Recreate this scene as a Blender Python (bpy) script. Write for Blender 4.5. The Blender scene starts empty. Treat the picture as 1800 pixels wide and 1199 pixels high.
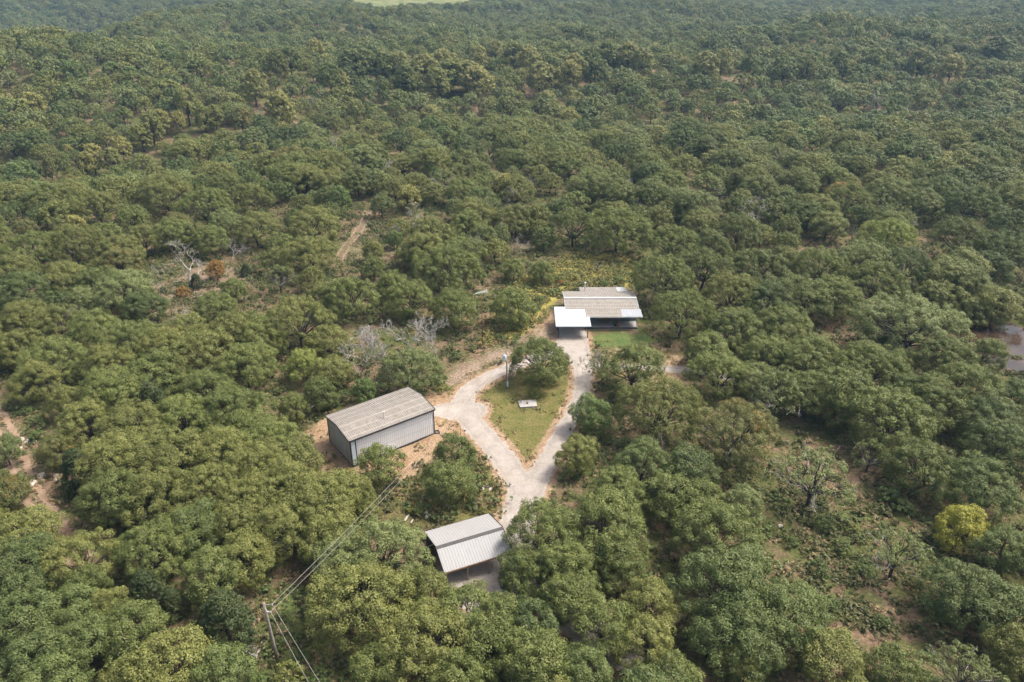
import bpy, math, random
import numpy as np
from mathutils import Matrix, Vector
R = math.radians
random.seed(7)
RNG = np.random.default_rng(11)
scene = bpy.context.scene
COL = scene.collection

# ------------------------------------------------------------------ camera, sky, sun, exposure
PITCH, CAM_H, F_PX = R(27.5), 60.0, 1300.0
cam_d = bpy.data.cameras.new('camera'); cam = bpy.data.objects.new('camera', cam_d); COL.objects.link(cam)
cam.location = (0, 0, CAM_H); cam.rotation_euler = (R(90) - PITCH, 0, 0)
cam_d.sensor_width = 36; cam_d.lens = F_PX / 1800 * 36; cam_d.clip_start = 1; cam_d.clip_end = 6000
scene.camera = cam
SUN_EL, SUN_AZ = R(58), R(72)            # azimuth measured from +Y (view direction) clockwise: high, from the right and a little beyond the house, veiled by thin cloud
sdir = Vector((math.sin(SUN_AZ) * math.cos(SUN_EL), math.cos(SUN_AZ) * math.cos(SUN_EL), math.sin(SUN_EL)))
world = bpy.data.worlds.new('World'); scene.world = world; world.use_nodes = True
wn = world.node_tree; wn.nodes.clear()
sky = wn.nodes.new('ShaderNodeTexSky'); sky.sky_type = 'NISHITA'; sky.sun_disc = False
sky.sun_elevation = SUN_EL; sky.sun_rotation = SUN_AZ; sky.air_density = .8; sky.dust_density = 7.0; sky.ozone_density = .6
bg = wn.nodes.new('ShaderNodeBackground'); bg.inputs['Strength'].default_value = 0.095
wo = wn.nodes.new('ShaderNodeOutputWorld')
wn.links.new(sky.outputs[0], bg.inputs[0]); wn.links.new(bg.outputs[0], wo.inputs[0])
sun_d = bpy.data.lights.new('sun', 'SUN'); sun_d.energy = 1.5; sun_d.angle = R(14); sun_d.color = (1, .97, .92)
sun = bpy.data.objects.new('sun', sun_d); COL.objects.link(sun)
sun.rotation_euler = (-sdir).to_track_quat('-Z', 'Y').to_euler(); sun.location = (0, 0, 200)
vs = scene.view_settings; vs.view_transform = 'Standard'; vs.look = 'None'; vs.gamma = 1; vs.use_curve_mapping = False
vs.exposure = 1.36
scene.cycles.max_bounces = 5; scene.cycles.diffuse_bounces = 3; scene.cycles.glossy_bounces = 2
scene.cycles.transmission_bounces = 3; scene.cycles.volume_bounces = 0; scene.cycles.caustics_reflective = False
scene.cycles.caustics_refractive = False; scene.cycles.use_denoising = True

# ------------------------------------------------------------------ pixel <-> ground helpers (pixels of the 1800 x 1199 photograph)
CP, SP = math.cos(PITCH), math.sin(PITCH)
def unp(px, py, z=0.0):
    dx, up = (px - 900) / F_PX, (599.5 - py) / F_PX
    v = (dx, CP + up * SP, -SP + up * CP); t = (z - CAM_H) / v[2]
    return v[0] * t, v[1] * t, t                       # x, y, depth along the lens axis
def proj(x, y, z=0.0):
    zz = z - CAM_H; d = y * CP - zz * SP; u = y * SP + zz * CP
    return 900 + F_PX * x / d, 599.5 - F_PX * u / d, d
def poly(pts, z=0.0): return np.array([unp(a, b, z)[:2] for a, b in pts])
def sdf_poly(P, X, Y):                                  # signed distance (negative inside) of points to a polygon
    d = np.full(X.shape, 1e9); ins = np.zeros(X.shape, bool); n = len(P)
    for i in range(n):
        ax, ay = P[i]; bx, by = P[(i + 1) % n]; ex, ey = bx - ax, by - ay
        t = np.clip(((X - ax) * ex + (Y - ay) * ey) / (ex * ex + ey * ey + 1e-9), 0, 1)
        d = np.minimum(d, np.hypot(X - ax - t * ex, Y - ay - t * ey))
        ins ^= ((ay > Y) != (by > Y)) & (X < ex * (Y - ay) / (ey + 1e-12) + ax)
    return np.where(ins, -d, d)
def sdf_line(P, w, X, Y):                               # ribbon with half widths w at the points
    d = np.full(X.shape, 1e9)
    for i in range(len(P) - 1):
        ax, ay = P[i]; bx, by = P[i + 1]; ex, ey = bx - ax, by - ay
        t = np.clip(((X - ax) * ex + (Y - ay) * ey) / (ex * ex + ey * ey), 0, 1)
        d = np.minimum(d, np.hypot(X - ax - t * ex, Y - ay - t * ey) - (w[i] * (1 - t) + w[i + 1] * t))
    return d
def smooth(P, n=4):
    P = np.array(P, float); out = []
    for i in range(len(P) - 1):
        a, b, c, d = P[max(i - 1, 0)], P[i], P[i + 1], P[min(i + 2, len(P) - 1)]
        for k in range(n):
            t = k / n; out.append(.5 * (2 * b + (c - a) * t + (2 * a - 5 * b + 4 * c - d) * t * t + (3 * b - a - 3 * c + d) * t ** 3))
    out.append(P[-1]); return np.array(out)
def fbm(X, Y, s, seed=0, octs=3):
    r = np.random.default_rng(seed); v = np.zeros(np.shape(X)); a = 1.0
    for o in range(octs):
        for k in range(4):
            th = r.uniform(0, 6.283); ph = r.uniform(0, 6.283); fq = r.uniform(.7, 1.4) * 2 ** o / s * 6.283
            v = v + a * .35 * np.sin((X * math.cos(th) + Y * math.sin(th)) * fq + ph + 1.3 * np.sin((X * math.sin(th) - Y * math.cos(th)) * fq * .6 + ph))
        a *= .5
    return v
def sst(a, b, v): t = np.clip((v - a) / (b - a), 0, 1); return t * t * (3 - 2 * t)

POND = unp(1752, 603, -1.3)[:2]
CREEK = np.array([unp(x, y)[:2] for x, y in ((-300, 318), (0, 305), (200, 290), (420, 268), (620, 228), (760, 205), (900, 205), (1050, 212), (1250, 205), (1500, 192), (1800, 180), (2100, 170))])
def terrain(X, Y):
    X = np.asarray(X, float); Y = np.asarray(Y, float)
    z = -2.6 * np.exp(-(((X - POND[0]) / 9.5) ** 2 + ((Y - POND[1] - 2) / 15.) ** 2) ** 2)
    yc = np.interp(X, CREEK[:, 0], CREEK[:, 1])
    z = z - 8.0 * np.exp(-((Y - yc) / 40) ** 2)
    far = sst(0, 120, Y - yc - 30)
    z = z + far * (6.0 + 7.0 * fbm(X, Y, 300, 5, 3) + 5 * np.exp(-((X + 270) / 90) ** 2))
    left = sst(285, 470, -X - 30 * np.sin(Y / 140)) * sst(400, 640, Y)
    z = z - 55 * left * (1 - 1.3 * sst(700, 1150, Y))
    z = z + 16 * sst(1250, 2300, Y)
    amp = sst(165, 230, Y) + sst(75, 110, np.abs(X))
    return z + .5 * np.clip(amp, 0, 1) * fbm(X, Y, 45, 9, 2)
def tz(x, y): return float(terrain(np.array([x]), np.array([y]))[0])

# ------------------------------------------------------------------ node helpers
def mat(name, rough=.8, spec=.3):
    m = bpy.data.materials.new(name); m.use_nodes = True; nt = m.node_tree
    b = nt.nodes['Principled BSDF']; b.inputs['Roughness'].default_value = rough; b.inputs['Specular IOR Level'].default_value = spec
    return m, nt, b
def N(nt, typ, **kw):
    n = nt.nodes.new(typ)
    for k, v in kw.items():
        if k.startswith('i_'): n.inputs[int(k[2:]) if k[2:].isdigit() else k[2:]].default_value = v
        else: setattr(n, k, v)
    return n
def L(nt, a, b): nt.links.new(a, b)
def noise(nt, co, scale, detail=4, rough=.55, dist=0):
    n = N(nt, 'ShaderNodeTexNoise'); n.inputs['Scale'].default_value = scale; n.inputs['Detail'].default_value = detail
    n.inputs['Roughness'].default_value = rough; n.inputs['Distortion'].default_value = dist
    if co is not None: L(nt, co, n.inputs['Vector'])
    return n.outputs[0]
def ramp(nt, fac, stops, interp='LINEAR'):
    n = N(nt, 'ShaderNodeValToRGB'); cr = n.color_ramp; cr.interpolation = interp
    while len(cr.elements) < len(stops): cr.elements.new(.5)
    for e, (p, c) in zip(cr.elements, stops):
        e.position = p; e.color = (c, c, c, 1) if isinstance(c, (int, float)) else (*c, 1)
    L(nt, fac, n.inputs[0]); return n.outputs[0]
def setc(nt, sock, v):
    if isinstance(v, tuple): sock.default_value = (*v, 1)
    elif isinstance(v, (int, float)): sock.default_value = v
    else: L(nt, v, sock)
def mix(nt, fac, a, b, mode='MIX'):
    n = N(nt, 'ShaderNodeMix'); n.data_type = 'RGBA'; n.blend_type = mode
    setc(nt, n.inputs[0], fac); setc(nt, n.inputs[6], a); setc(nt, n.inputs[7], b); return n.outputs[2]
def math_(nt, op, a, b=0.0):
    n = N(nt, 'ShaderNodeMath'); n.operation = op; setc(nt, n.inputs[0], a); setc(nt, n.inputs[1], b); return n.outputs[0]
def bump(nt, b, h, strength=.3, dist=.05):
    n = N(nt, 'ShaderNodeBump'); n.inputs['Strength'].default_value = strength; n.inputs['Distance'].default_value = dist
    L(nt, h, n.inputs['Height']); L(nt, n.outputs[0], b.inputs['Normal'])
def pos(nt): return N(nt, 'ShaderNodeNewGeometry').outputs['Position']
def objc(nt): return N(nt, 'ShaderNodeTexCoord').outputs['Object']
def attr(nt, name): return N(nt, 'ShaderNodeAttribute', attribute_name=name)

# ------------------------------------------------------------------ materials
def plain(name, col, rough=.75, var=.25, scale=3.0, spec=.3, metal=0):
    m, nt, b = mat(name, rough, spec); b.inputs['Metallic'].default_value = metal
    n = noise(nt, objc(nt), scale, 5)
    c0 = tuple(max(0, x * (1 - var)) for x in col); c1 = tuple(min(1, x * (1 + var)) for x in col)
    L(nt, ramp(nt, n, [(.3, c0), (.7, c1)]), b.inputs['Base Color']); return m

def leaf_mat(name, dark, lite, tip, rust=None, rust_amt=.5, trans=.22):
    m, nt, b = mat(name, .5, .35)
    rnd = N(nt, 'ShaderNodeObjectInfo').outputs['Random']
    stand = noise(nt, pos(nt), .012, 2)                                   # stands of trees differ a little across the wood
    f = math_(nt, 'ADD', math_(nt, 'MULTIPLY', rnd, .6), math_(nt, 'MULTIPLY', math_(nt, 'SUBTRACT', stand, .28), 1.1))
    base = ramp(nt, f, [(.12, dark), (.85, lite)])
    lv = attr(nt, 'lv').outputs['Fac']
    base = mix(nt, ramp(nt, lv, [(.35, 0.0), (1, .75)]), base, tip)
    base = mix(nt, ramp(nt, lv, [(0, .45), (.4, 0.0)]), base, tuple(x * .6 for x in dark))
    if rust:
        n = noise(nt, objc(nt), .42, 3)
        base = mix(nt, ramp(nt, n, [(rust_amt - .04, 0.0), (rust_amt + .1, 1.0)]), base, rust)
    L(nt, base, b.inputs['Base Color'])
    tr = N(nt, 'ShaderNodeBsdfTranslucent'); L(nt, mix(nt, .35, base, (.22, .24, .03)), tr.inputs[0])
    ms = N(nt, 'ShaderNodeMixShader'); ms.inputs[0].default_value = trans
    L(nt, b.outputs[0], ms.inputs[1]); L(nt, tr.outputs[0], ms.inputs[2])
    L(nt, ms.outputs[0], nt.nodes['Material Output'].inputs['Surface'])
    return m
LEAF = {
 'green': leaf_mat('oak_leaf_green', (0.072, 0.102, 0.024), (0.167, 0.204, 0.049), (0.296, 0.315, 0.096)),
 'dark':  leaf_mat('oak_leaf_dark', (0.056, 0.088, 0.024), (0.124, 0.167, 0.044), (0.231, 0.268, 0.091)),
 'grey':  leaf_mat('oak_leaf_grey', (0.110, 0.140, 0.045), (0.210, 0.250, 0.083), (0.316, 0.350, 0.128)),
 'olive': leaf_mat('oak_leaf_olive', (0.107, 0.125, 0.029), (0.203, 0.220, 0.056), (0.318, 0.324, 0.097)),
 'rust':  leaf_mat('oak_leaf_rust', (0.097, 0.115, 0.032), (0.182, 0.190, 0.058), (0.244, 0.249, 0.087), rust=(0.290, 0.170, 0.037), rust_amt=.60),
 'orange': leaf_mat('orange_leaf', (.25, .14, .035), (.31, .17, .045), (.38, .24, .07)),
 'bright': leaf_mat('bright_leaf', (.095, .155, .040), (.130, .190, .048), (.24, .29, .09)),
 'lime':  leaf_mat('lime_leaf', (.17, .22, .045), (.24, .28, .055), (.34, .36, .10)),
 'yellow': leaf_mat('yellow_leaf', (.25, .26, .035), (.34, .33, .04), (.44, .42, .09)),
 'creek': leaf_mat('creek_leaf', (.20, .22, .065), (.30, .28, .075), (.38, .36, .12)),
 'willow': leaf_mat('willow_leaf', (.145, .175, .045), (.185, .205, .050), (.27, .28, .085)),
 'cedar': leaf_mat('cedar_leaf', (.036, .058, .018), (.055, .078, .022), (.10, .118, .034)),
}
BARK = plain('oak_bark', (.075, .062, .052), .95, .4, 6)
GREYBARK = plain('weathered_bark', (.40, .375, .34), .9, .3, 5)

def ground_material():
    m, nt, b = mat('ground_soil', .95, .1); P = pos(nt)
    z1 = attr(nt, 'zone_a'); z2 = attr(nt, 'zone_b')
    s1 = N(nt, 'ShaderNodeSeparateColor'); L(nt, z1.outputs['Color'], s1.inputs[0])
    s2 = N(nt, 'ShaderNodeSeparateColor'); L(nt, z2.outputs['Color'], s2.inputs[0])
    nb, nm, nf = noise(nt, P, .07, 4), noise(nt, P, .45, 5, .6), noise(nt, P, 2.6, 5, .65)
    nff = noise(nt, P, 9, 3, .7)
    litter = ramp(nt, nf, [(.3, (.115, .078, .050)), (.52, (.205, .140, .090)), (.72, (.30, .215, .145))])
    green = ramp(nt, nf, [(.3, (.050, .066, .020)), (.55, (.095, .108, .034)), (.75, (.150, .150, .055))])
    col = mix(nt, ramp(nt, math_(nt, 'ADD', math_(nt, 'MULTIPLY', nb, .45), math_(nt, 'MULTIPLY', nm, .6)), [(.44, 0.0), (.58, 1.0)]), litter, green)
    def sel(mask, thr=.16):
        v = math_(nt, 'ADD', mask, math_(nt, 'MULTIPLY', math_(nt, 'SUBTRACT', math_(nt, 'ADD', math_(nt, 'MULTIPLY', nm, .6), math_(nt, 'MULTIPLY', nf, .4)), .5), 1.5))
        return ramp(nt, v, [(.5 - thr, 0.0), (.5 + thr, 1.0)])
    meadow = ramp(nt, math_(nt, 'ADD', math_(nt, 'MULTIPLY', nm, .6), math_(nt, 'MULTIPLY', nf, .4)),
                  [(.33, (.170, .185, .040)), (.48, (.30, .265, .065)), (.58, (.37, .31, .095)), (.70, (.36, .235, .115))])
    col = mix(nt, sel(s1.outputs[2]), col, meadow)
    lawn = ramp(nt, math_(nt, 'ADD', math_(nt, 'MULTIPLY', nm, .45), math_(nt, 'MULTIPLY', nf, .55)),
                [(.34, (.080, .098, .026)), (.46, (.135, .138, .042)), (.56, (.185, .160, .060)), (.68, (.27, .20, .105))])
    col = mix(nt, sel(s1.outputs[1]), col, lawn)
    yard = ramp(nt, math_(nt, 'ADD', math_(nt, 'MULTIPLY', nm, .5), math_(nt, 'MULTIPLY', nf, .5)), [(.36, (.075, .120, .035)), (.55, (.125, .165, .050)), (.68, (.30, .21, .10))])
    col = mix(nt, sel(s2.outputs[0]), col, yard)
    bare = ramp(nt, math_(nt, 'ADD', math_(nt, 'MULTIPLY', nf, .6), math_(nt, 'MULTIPLY', nm, .4)),
                [(.30, (.19, .12, .068)), (.45, (.31, .205, .118)), (.58, (.39, .285, .185)), (.72, (.46, .365, .265))])
    col = mix(nt, sel(s1.outputs[0]), col, bare)
    brown = ramp(nt, nf, [(.3, (.17, .125, .09)), (.5, (.29, .215, .155)), (.7, (.40, .315, .24))])
    col = mix(nt, sel(s2.outputs[1]), col, brown)
    field = ramp(nt, nb, [(.4, (.13, .155, .055)), (.6, (.21, .21, .09))])
    col = mix(nt, s2.outputs[2], col, field)
    col = mix(nt, .55, col, mix(nt, ramp(nt, nff, [(.3, 0.0), (.7, 1.0)]), (.55, .55, .55), (1.35, 1.35, 1.35)), 'MULTIPLY')
    L(nt, col, b.inputs['Base Color']); bump(nt, b, math_(nt, 'ADD', nf, math_(nt, 'MULTIPLY', nff, .5)), .8, .22)
    return m
def gravel_material(name, lo, mid, hi, rut=None):
    m, nt, b = mat(name, .92, .2); P = pos(nt)
    n1, n2, n3 = noise(nt, P, .5, 4), noise(nt, P, 3, 5, .7), noise(nt, P, 14, 3, .8)
    f = math_(nt, 'ADD', math_(nt, 'ADD', math_(nt, 'MULTIPLY', n1, .4), math_(nt, 'MULTIPLY', n2, .35)), math_(nt, 'MULTIPLY', n3, .25))
    col = ramp(nt, f, [(.34, lo), (.50, mid), (.64, hi)])
    if rut:                                              # tan wheel tracks and a paler crown, by distance from the edge
        e = attr(nt, 'edge').outputs['Fac']
        t = ramp(nt, math_(nt, 'ADD', e, math_(nt, 'MULTIPLY', math_(nt, 'SUBTRACT', n2, .5), .5)), [(.0, 1.0), (.13, 0.0)])
        col = mix(nt, t, col, rut)
        tr = ramp(nt, math_(nt, 'ADD', e, math_(nt, 'MULTIPLY', math_(nt, 'SUBTRACT', n1, .5), .35)), [(.18, 0.0), (.27, .26), (.38, .26), (.48, 0.0)])
        col = mix(nt, tr, col, tuple(x * .80 for x in lo))
        wide = noise(nt, P, .16, 4, .6); col = mix(nt, ramp(nt, wide, [(.52, 0.0), (.70, .3)]), col, rut)
    L(nt, col, b.inputs['Base Color']); bump(nt, b, math_(nt, 'ADD', n2, n3), .6, .06)
    return m
GROUND = ground_material()
GRAVEL = gravel_material('gravel', (.245, .215, .18), (.355, .318, .275), (.44, .405, .36), (.31, .21, .125))
DIRT = gravel_material('red_dirt', (.20, .13, .08), (.29, .20, .13), (.38, .29, .21))
DIRT_DULL = gravel_material('shaded_red_dirt', (.20, .13, .085), (.29, .20, .135), (.36, .265, .19))  # muted tone of the red dirt, for the far narrow track
CONC = gravel_material('concrete', (.30, .28, .25), (.39, .37, .34), (.46, .44, .41))

def metal_sheet(name, base, dirt, amount, bands=0.0, band_col=None, rough=.5):
    m, nt, b = mat(name, rough, .5); O = objc(nt)
    rnd = N(nt, 'ShaderNodeObjectInfo').outputs['Random']
    sep = N(nt, 'ShaderNodeSeparateXYZ'); L(nt, O, sep.inputs[0])
    cmb = N(nt, 'ShaderNodeCombineXYZ'); L(nt, math_(nt, 'MULTIPLY', sep.outputs[0], 9.0), cmb.inputs[0]); L(nt, sep.outputs[1], cmb.inputs[1])
    L(nt, math_(nt, 'MULTIPLY', rnd, 40.0), cmb.inputs[2])
    st = noise(nt, cmb.outputs[0], .8, 5, .65); fine = noise(nt, pos(nt), 1.3, 5, .65)
    f = math_(nt, 'ADD', math_(nt, 'MULTIPLY', st, .55), math_(nt, 'MULTIPLY', fine, .45))
    col = mix(nt, ramp(nt, f, [(.62 - amount * .5, 0.0), (.80 - amount * .5, 1.0)]), base, dirt)
    if bands:
        fr = math_(nt, 'FRACT', math_(nt, 'DIVIDE', math_(nt, 'ADD', sep.outputs[1], math_(nt, 'MULTIPLY', math_(nt, 'SUBTRACT', fine, .5), .25)), bands))
        bm = ramp(nt, math_(nt, 'ABSOLUTE', math_(nt, 'SUBTRACT', fr, .5)), [(.03, .85), (.10, 0.0)])
        col = mix(nt, bm, col, band_col)
    col = mix(nt, math_(nt, 'MULTIPLY', rnd, .12), col, tuple(x * .8 for x in dirt))
    L(nt, col, b.inputs['Base Color'])
    return m
ROOF_OLD = metal_sheet('weathered_roof_metal', (.30, .275, .238), (.215, .19, .152), .42, 1.25, (.39, .36, .315), .7)
ROOF_HOUSE = metal_sheet('weathered_house_roof', (.30, .275, .238), (.22, .195, .158), .40, 1.1, (.38, .355, .315), .7)
ROOF_NEW = metal_sheet('white_roof_metal', (.56, .56, .555), (.48, .475, .46), .10, 0, None, .45)
ROOF_SHED_B = metal_sheet('grey_shed_roof', (.31, .31, .305), (.26, .26, .25), .2, 0, None, .5)  # near slope: greyer metal, with its shaded tone also put into the colour
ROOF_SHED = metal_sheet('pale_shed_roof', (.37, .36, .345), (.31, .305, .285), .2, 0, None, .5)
WALL_METAL = metal_sheet('pale_blue_wall_metal', (.80, .82, .83), (.68, .70, .71), .14, 0, None, .5)
WALL_STAIN = metal_sheet('stained_wall_metal', (.52, .53, .50), (.40, .37, .26), .42, 0, None, .6)
ROOF_GALV = metal_sheet('galvanised_patch', (.40, .42, .44), (.30, .32, .335), .25, 0, None, .4)
TRIM = plain('dark_trim', (.035, .033, .032), .55, .2, 4)
TRIM_BROWN = plain('dark_ridge_cap', (.05, .045, .042), .5, .2, 3)
BLOCK = plain('dark_foundation', (.055, .05, .045), .9, .35, 3)
SIDING = plain('slate_siding', (.17, .215, .245), .7, .15, 3)
WOOD = plain('weathered_wood', (.30, .255, .205), .9, .3, 4)
POLEWOOD = plain('grey_pole_wood', (.27, .24, .205), .9, .3, 3)
TANWOOD = plain('tan_wood', (.30, .19, .11), .8, .3, 4)
RUST = plain('rusty_steel', (.21, .085, .045), .85, .35, 5)
STEEL = plain('galvanised_steel', (.62, .63, .64), .4, .12, 5, .5)
PALEBLUE = plain('pale_blue_paint', (.55, .66, .72), .5, .1, 4)
WHITE = plain('white_paint', (.78, .78, .77), .5, .06, 3)
GLASS = plain('dark_window_glass', (.03, .035, .04), .12, .2, 2, .6)
RUBBER = plain('black_rubber', (.02, .02, .02), .8, .2, 4)
ROCKM = plain('limestone', (.50, .44, .37), .95, .3, 2.5)
WIRE = plain('grey_cable', (.42, .40, .38), .6, .1, 1)
POT = plain('dark_pot', (.06, .055, .05), .7, .2, 4)

# ------------------------------------------------------------------ mesh helpers
def mesh_np(name, verts, quads=None, tris=None, mats=(), mi=None, lv=None, smooth_=False):
    me = bpy.data.meshes.new(name); verts = np.asarray(verts, np.float32)
    q = np.zeros((0, 4), np.int32) if quads is None else np.asarray(quads, np.int32)
    t = np.zeros((0, 3), np.int32) if tris is None else np.asarray(tris, np.int32)
    me.vertices.add(len(verts)); me.vertices.foreach_set('co', verts.ravel())
    me.loops.add(q.size + t.size); me.loops.foreach_set('vertex_index', np.concatenate([q.ravel(), t.ravel()]))
    nf = len(q) + len(t); me.polygons.add(nf)
    st = np.concatenate([np.arange(len(q)) * 4, q.size + np.arange(len(t)) * 3]).astype(np.int32)
    me.polygons.foreach_set('loop_start', st)
    if mi is not None: me.polygons.foreach_set('material_index', np.asarray(mi, np.int32))
    me.polygons.foreach_set('use_smooth', np.full(nf, smooth_))
    if lv is not None:
        a = me.attributes.new('lv', 'FLOAT', 'FACE'); a.data.foreach_set('value', np.asarray(lv, np.float32))
    for m in mats: me.materials.append(m)
    me.update(calc_edges=True); me.validate(); return me
def link(name, data, parent=None, loc=None, rot=None):
    o = bpy.data.objects.new(name, data); COL.objects.link(o)
    if parent is not None: o.parent = parent
    if loc is not None: o.location = loc
    if rot is not None: o.rotation_euler = rot
    return o
def tag(o, label=None, cat=None, group=None, kind=None):
    for k, v in (('label', label), ('category', cat), ('group', group), ('kind', kind)):
        if v: o[k] = v
    return o
def thing(name, label, cat, loc=(0, 0, 0), rz=0.0, group=None):
    return tag(link(name, None, None, loc, (0, 0, rz)), label, cat, group)
class MB:                                                # collects boxes, tubes and discs for ONE part
    def __init__(s): s.v, s.q, s.t = [], [], []
    def add(s, v, q=(), t=()):
        n = len(s.v); s.v += [tuple(p) for p in v]; s.q += [[i + n for i in f] for f in q]; s.t += [[i + n for i in f] for f in t]; return s
    def box(s, x0, x1, y0, y1, z0, z1):
        return s.add([(x, y, z) for x in (x0, x1) for y in (y0, y1) for z in (z0, z1)],
                     [(0, 1, 3, 2), (4, 6, 7, 5), (0, 4, 5, 1), (2, 3, 7, 6), (0, 2, 6, 4), (1, 5, 7, 3)])
    def hexa(s, p): return s.add(p, [(3, 2, 1, 0), (4, 5, 6, 7), (0, 1, 5, 4), (1, 2, 6, 5), (2, 3, 7, 6), (3, 0, 4, 7)])
    def beam(s, a, b, w, h):
        a, b = Vector(a), Vector(b); d = (b - a).normalized(); u = d.cross(Vector((0, 0, 1)))
        u = Vector((1, 0, 0)) if u.length < 1e-4 else u.normalized(); n = u.cross(d)
        return s.hexa([p + u * i * w / 2 + n * j * h / 2 for p in (a, b) for i, j in ((-1, -1), (1, -1), (1, 1), (-1, 1))])
    def tube(s, pts, rad, sides=6, cap=True):
        v, q = tube_np(np.array(pts, float), np.array(rad if hasattr(rad, '__len__') else [rad] * len(pts), float), sides)
        n = len(pts); s.add(v, q.tolist(), [])
        if cap:
            k = len(s.v)
            s.add([pts[0], pts[-1]])
            b0 = k - n * sides; b1 = k - sides
            for i in range(sides): s.t += [[k, b0 + (i + 1) % sides, b0 + i], [k + 1, b1 + i, b1 + (i + 1) % sides]]
        return s
    def build(s, name, m, parent=None, smooth_=False, mw=None):
        o = link(name, mesh_np(name, s.v, s.q, s.t, [m], smooth_=smooth_), parent)
        if mw is not None: o.matrix_local = mw
        return o
def tube_np(pts, rad, sides=5):
    n = len(pts); d = np.gradient(pts, axis=0); d /= np.linalg.norm(d, axis=1)[:, None] + 1e-9
    ref = np.where(np.abs(d[:, 2:3]) > .9, np.array([[1., 0, 0]]), np.array([[0, 0, 1.]]))
    u = np.cross(d, ref); u /= np.linalg.norm(u, axis=1)[:, None] + 1e-9; w = np.cross(d, u)
    a = np.arange(sides) * 2 * np.pi / sides
    v = (pts[:, None] + rad[:, None, None] * (np.cos(a)[None, :, None] * u[:, None] + np.sin(a)[None, :, None] * w[:, None])).reshape(-1, 3)
    i = np.arange(n - 1)[:, None] * sides; k = np.arange(sides)[None]; k2 = (k + 1) % sides
    q = np.stack([i + k, i + k2, i + sides + k2, i + sides + k], -1).reshape(-1, 4)
    return v, q
class Acc:                                               # big numpy meshes: tubes and leaf quads
    def __init__(s): s.v, s.q, s.n, s.lv, s.mi = [], [], 0, [], []
    def add(s, v, q, mi=0, lv=None):
        s.v.append(v); s.q.append(q + s.n); s.n += len(v); s.mi.append(np.full(len(q), mi)); s.lv.append(np.zeros(len(q)) if lv is None else lv)
    def mesh(s, name, mats): return mesh_np(name, np.concatenate(s.v), np.concatenate(s.q), None, mats, np.concatenate(s.mi), np.concatenate(s.lv))
def unit(v): return v / (np.linalg.norm(v, axis=-1, keepdims=True) + 1e-9)

# ------------------------------------------------------------------ trees
def leaf_quads(C, rad, out, per, size, rng, up=.15, jit=.33, aspect=.62, clv=None):
    n = len(C); idx = np.repeat(np.arange(n), per); m = len(idx)
    d = unit(unit(rng.normal(size=(m, 3))) + .75 * out[idx])
    p = C[idx] + d * (rad[idx] * rng.uniform(.68, 1.06, m))[:, None] * np.array([1, 1, .95])
    nr = unit(d + jit * rng.normal(size=(m, 3)) + np.array([0, 0, up]))
    t = unit(np.cross(nr, rng.normal(size=(m, 3)))); b = np.cross(nr, t)
    l = rng.uniform(size[0], size[1], m)[:, None] * .5
    v = np.stack([p - t * l, p + b * l * aspect - nr * l * .12, p + t * l, p - b * l * aspect - nr * l * .12], 1).reshape(-1, 3)
    q = np.arange(m * 4).reshape(-1, 4)
    cl = rng.uniform(0, 1, n) if clv is None else clv
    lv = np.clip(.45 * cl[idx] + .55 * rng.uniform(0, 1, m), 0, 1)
    return v, q, lv
def limb(a, b, r0, r1, rng, n=5, wob=.18, sag=.0, sides=5):
    a, b = np.array(a, float), np.array(b, float); t = np.linspace(0, 1, n)[:, None]; ln = np.linalg.norm(b - a)
    p = a + (b - a) * t; p[1:-1] += rng.normal(size=(n - 2, 3)) * wob * ln / n; p[:, 2] += (np.sin(t[:, 0] * np.pi) * sag * ln)
    return p, np.linspace(r0, r1, n)
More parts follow.
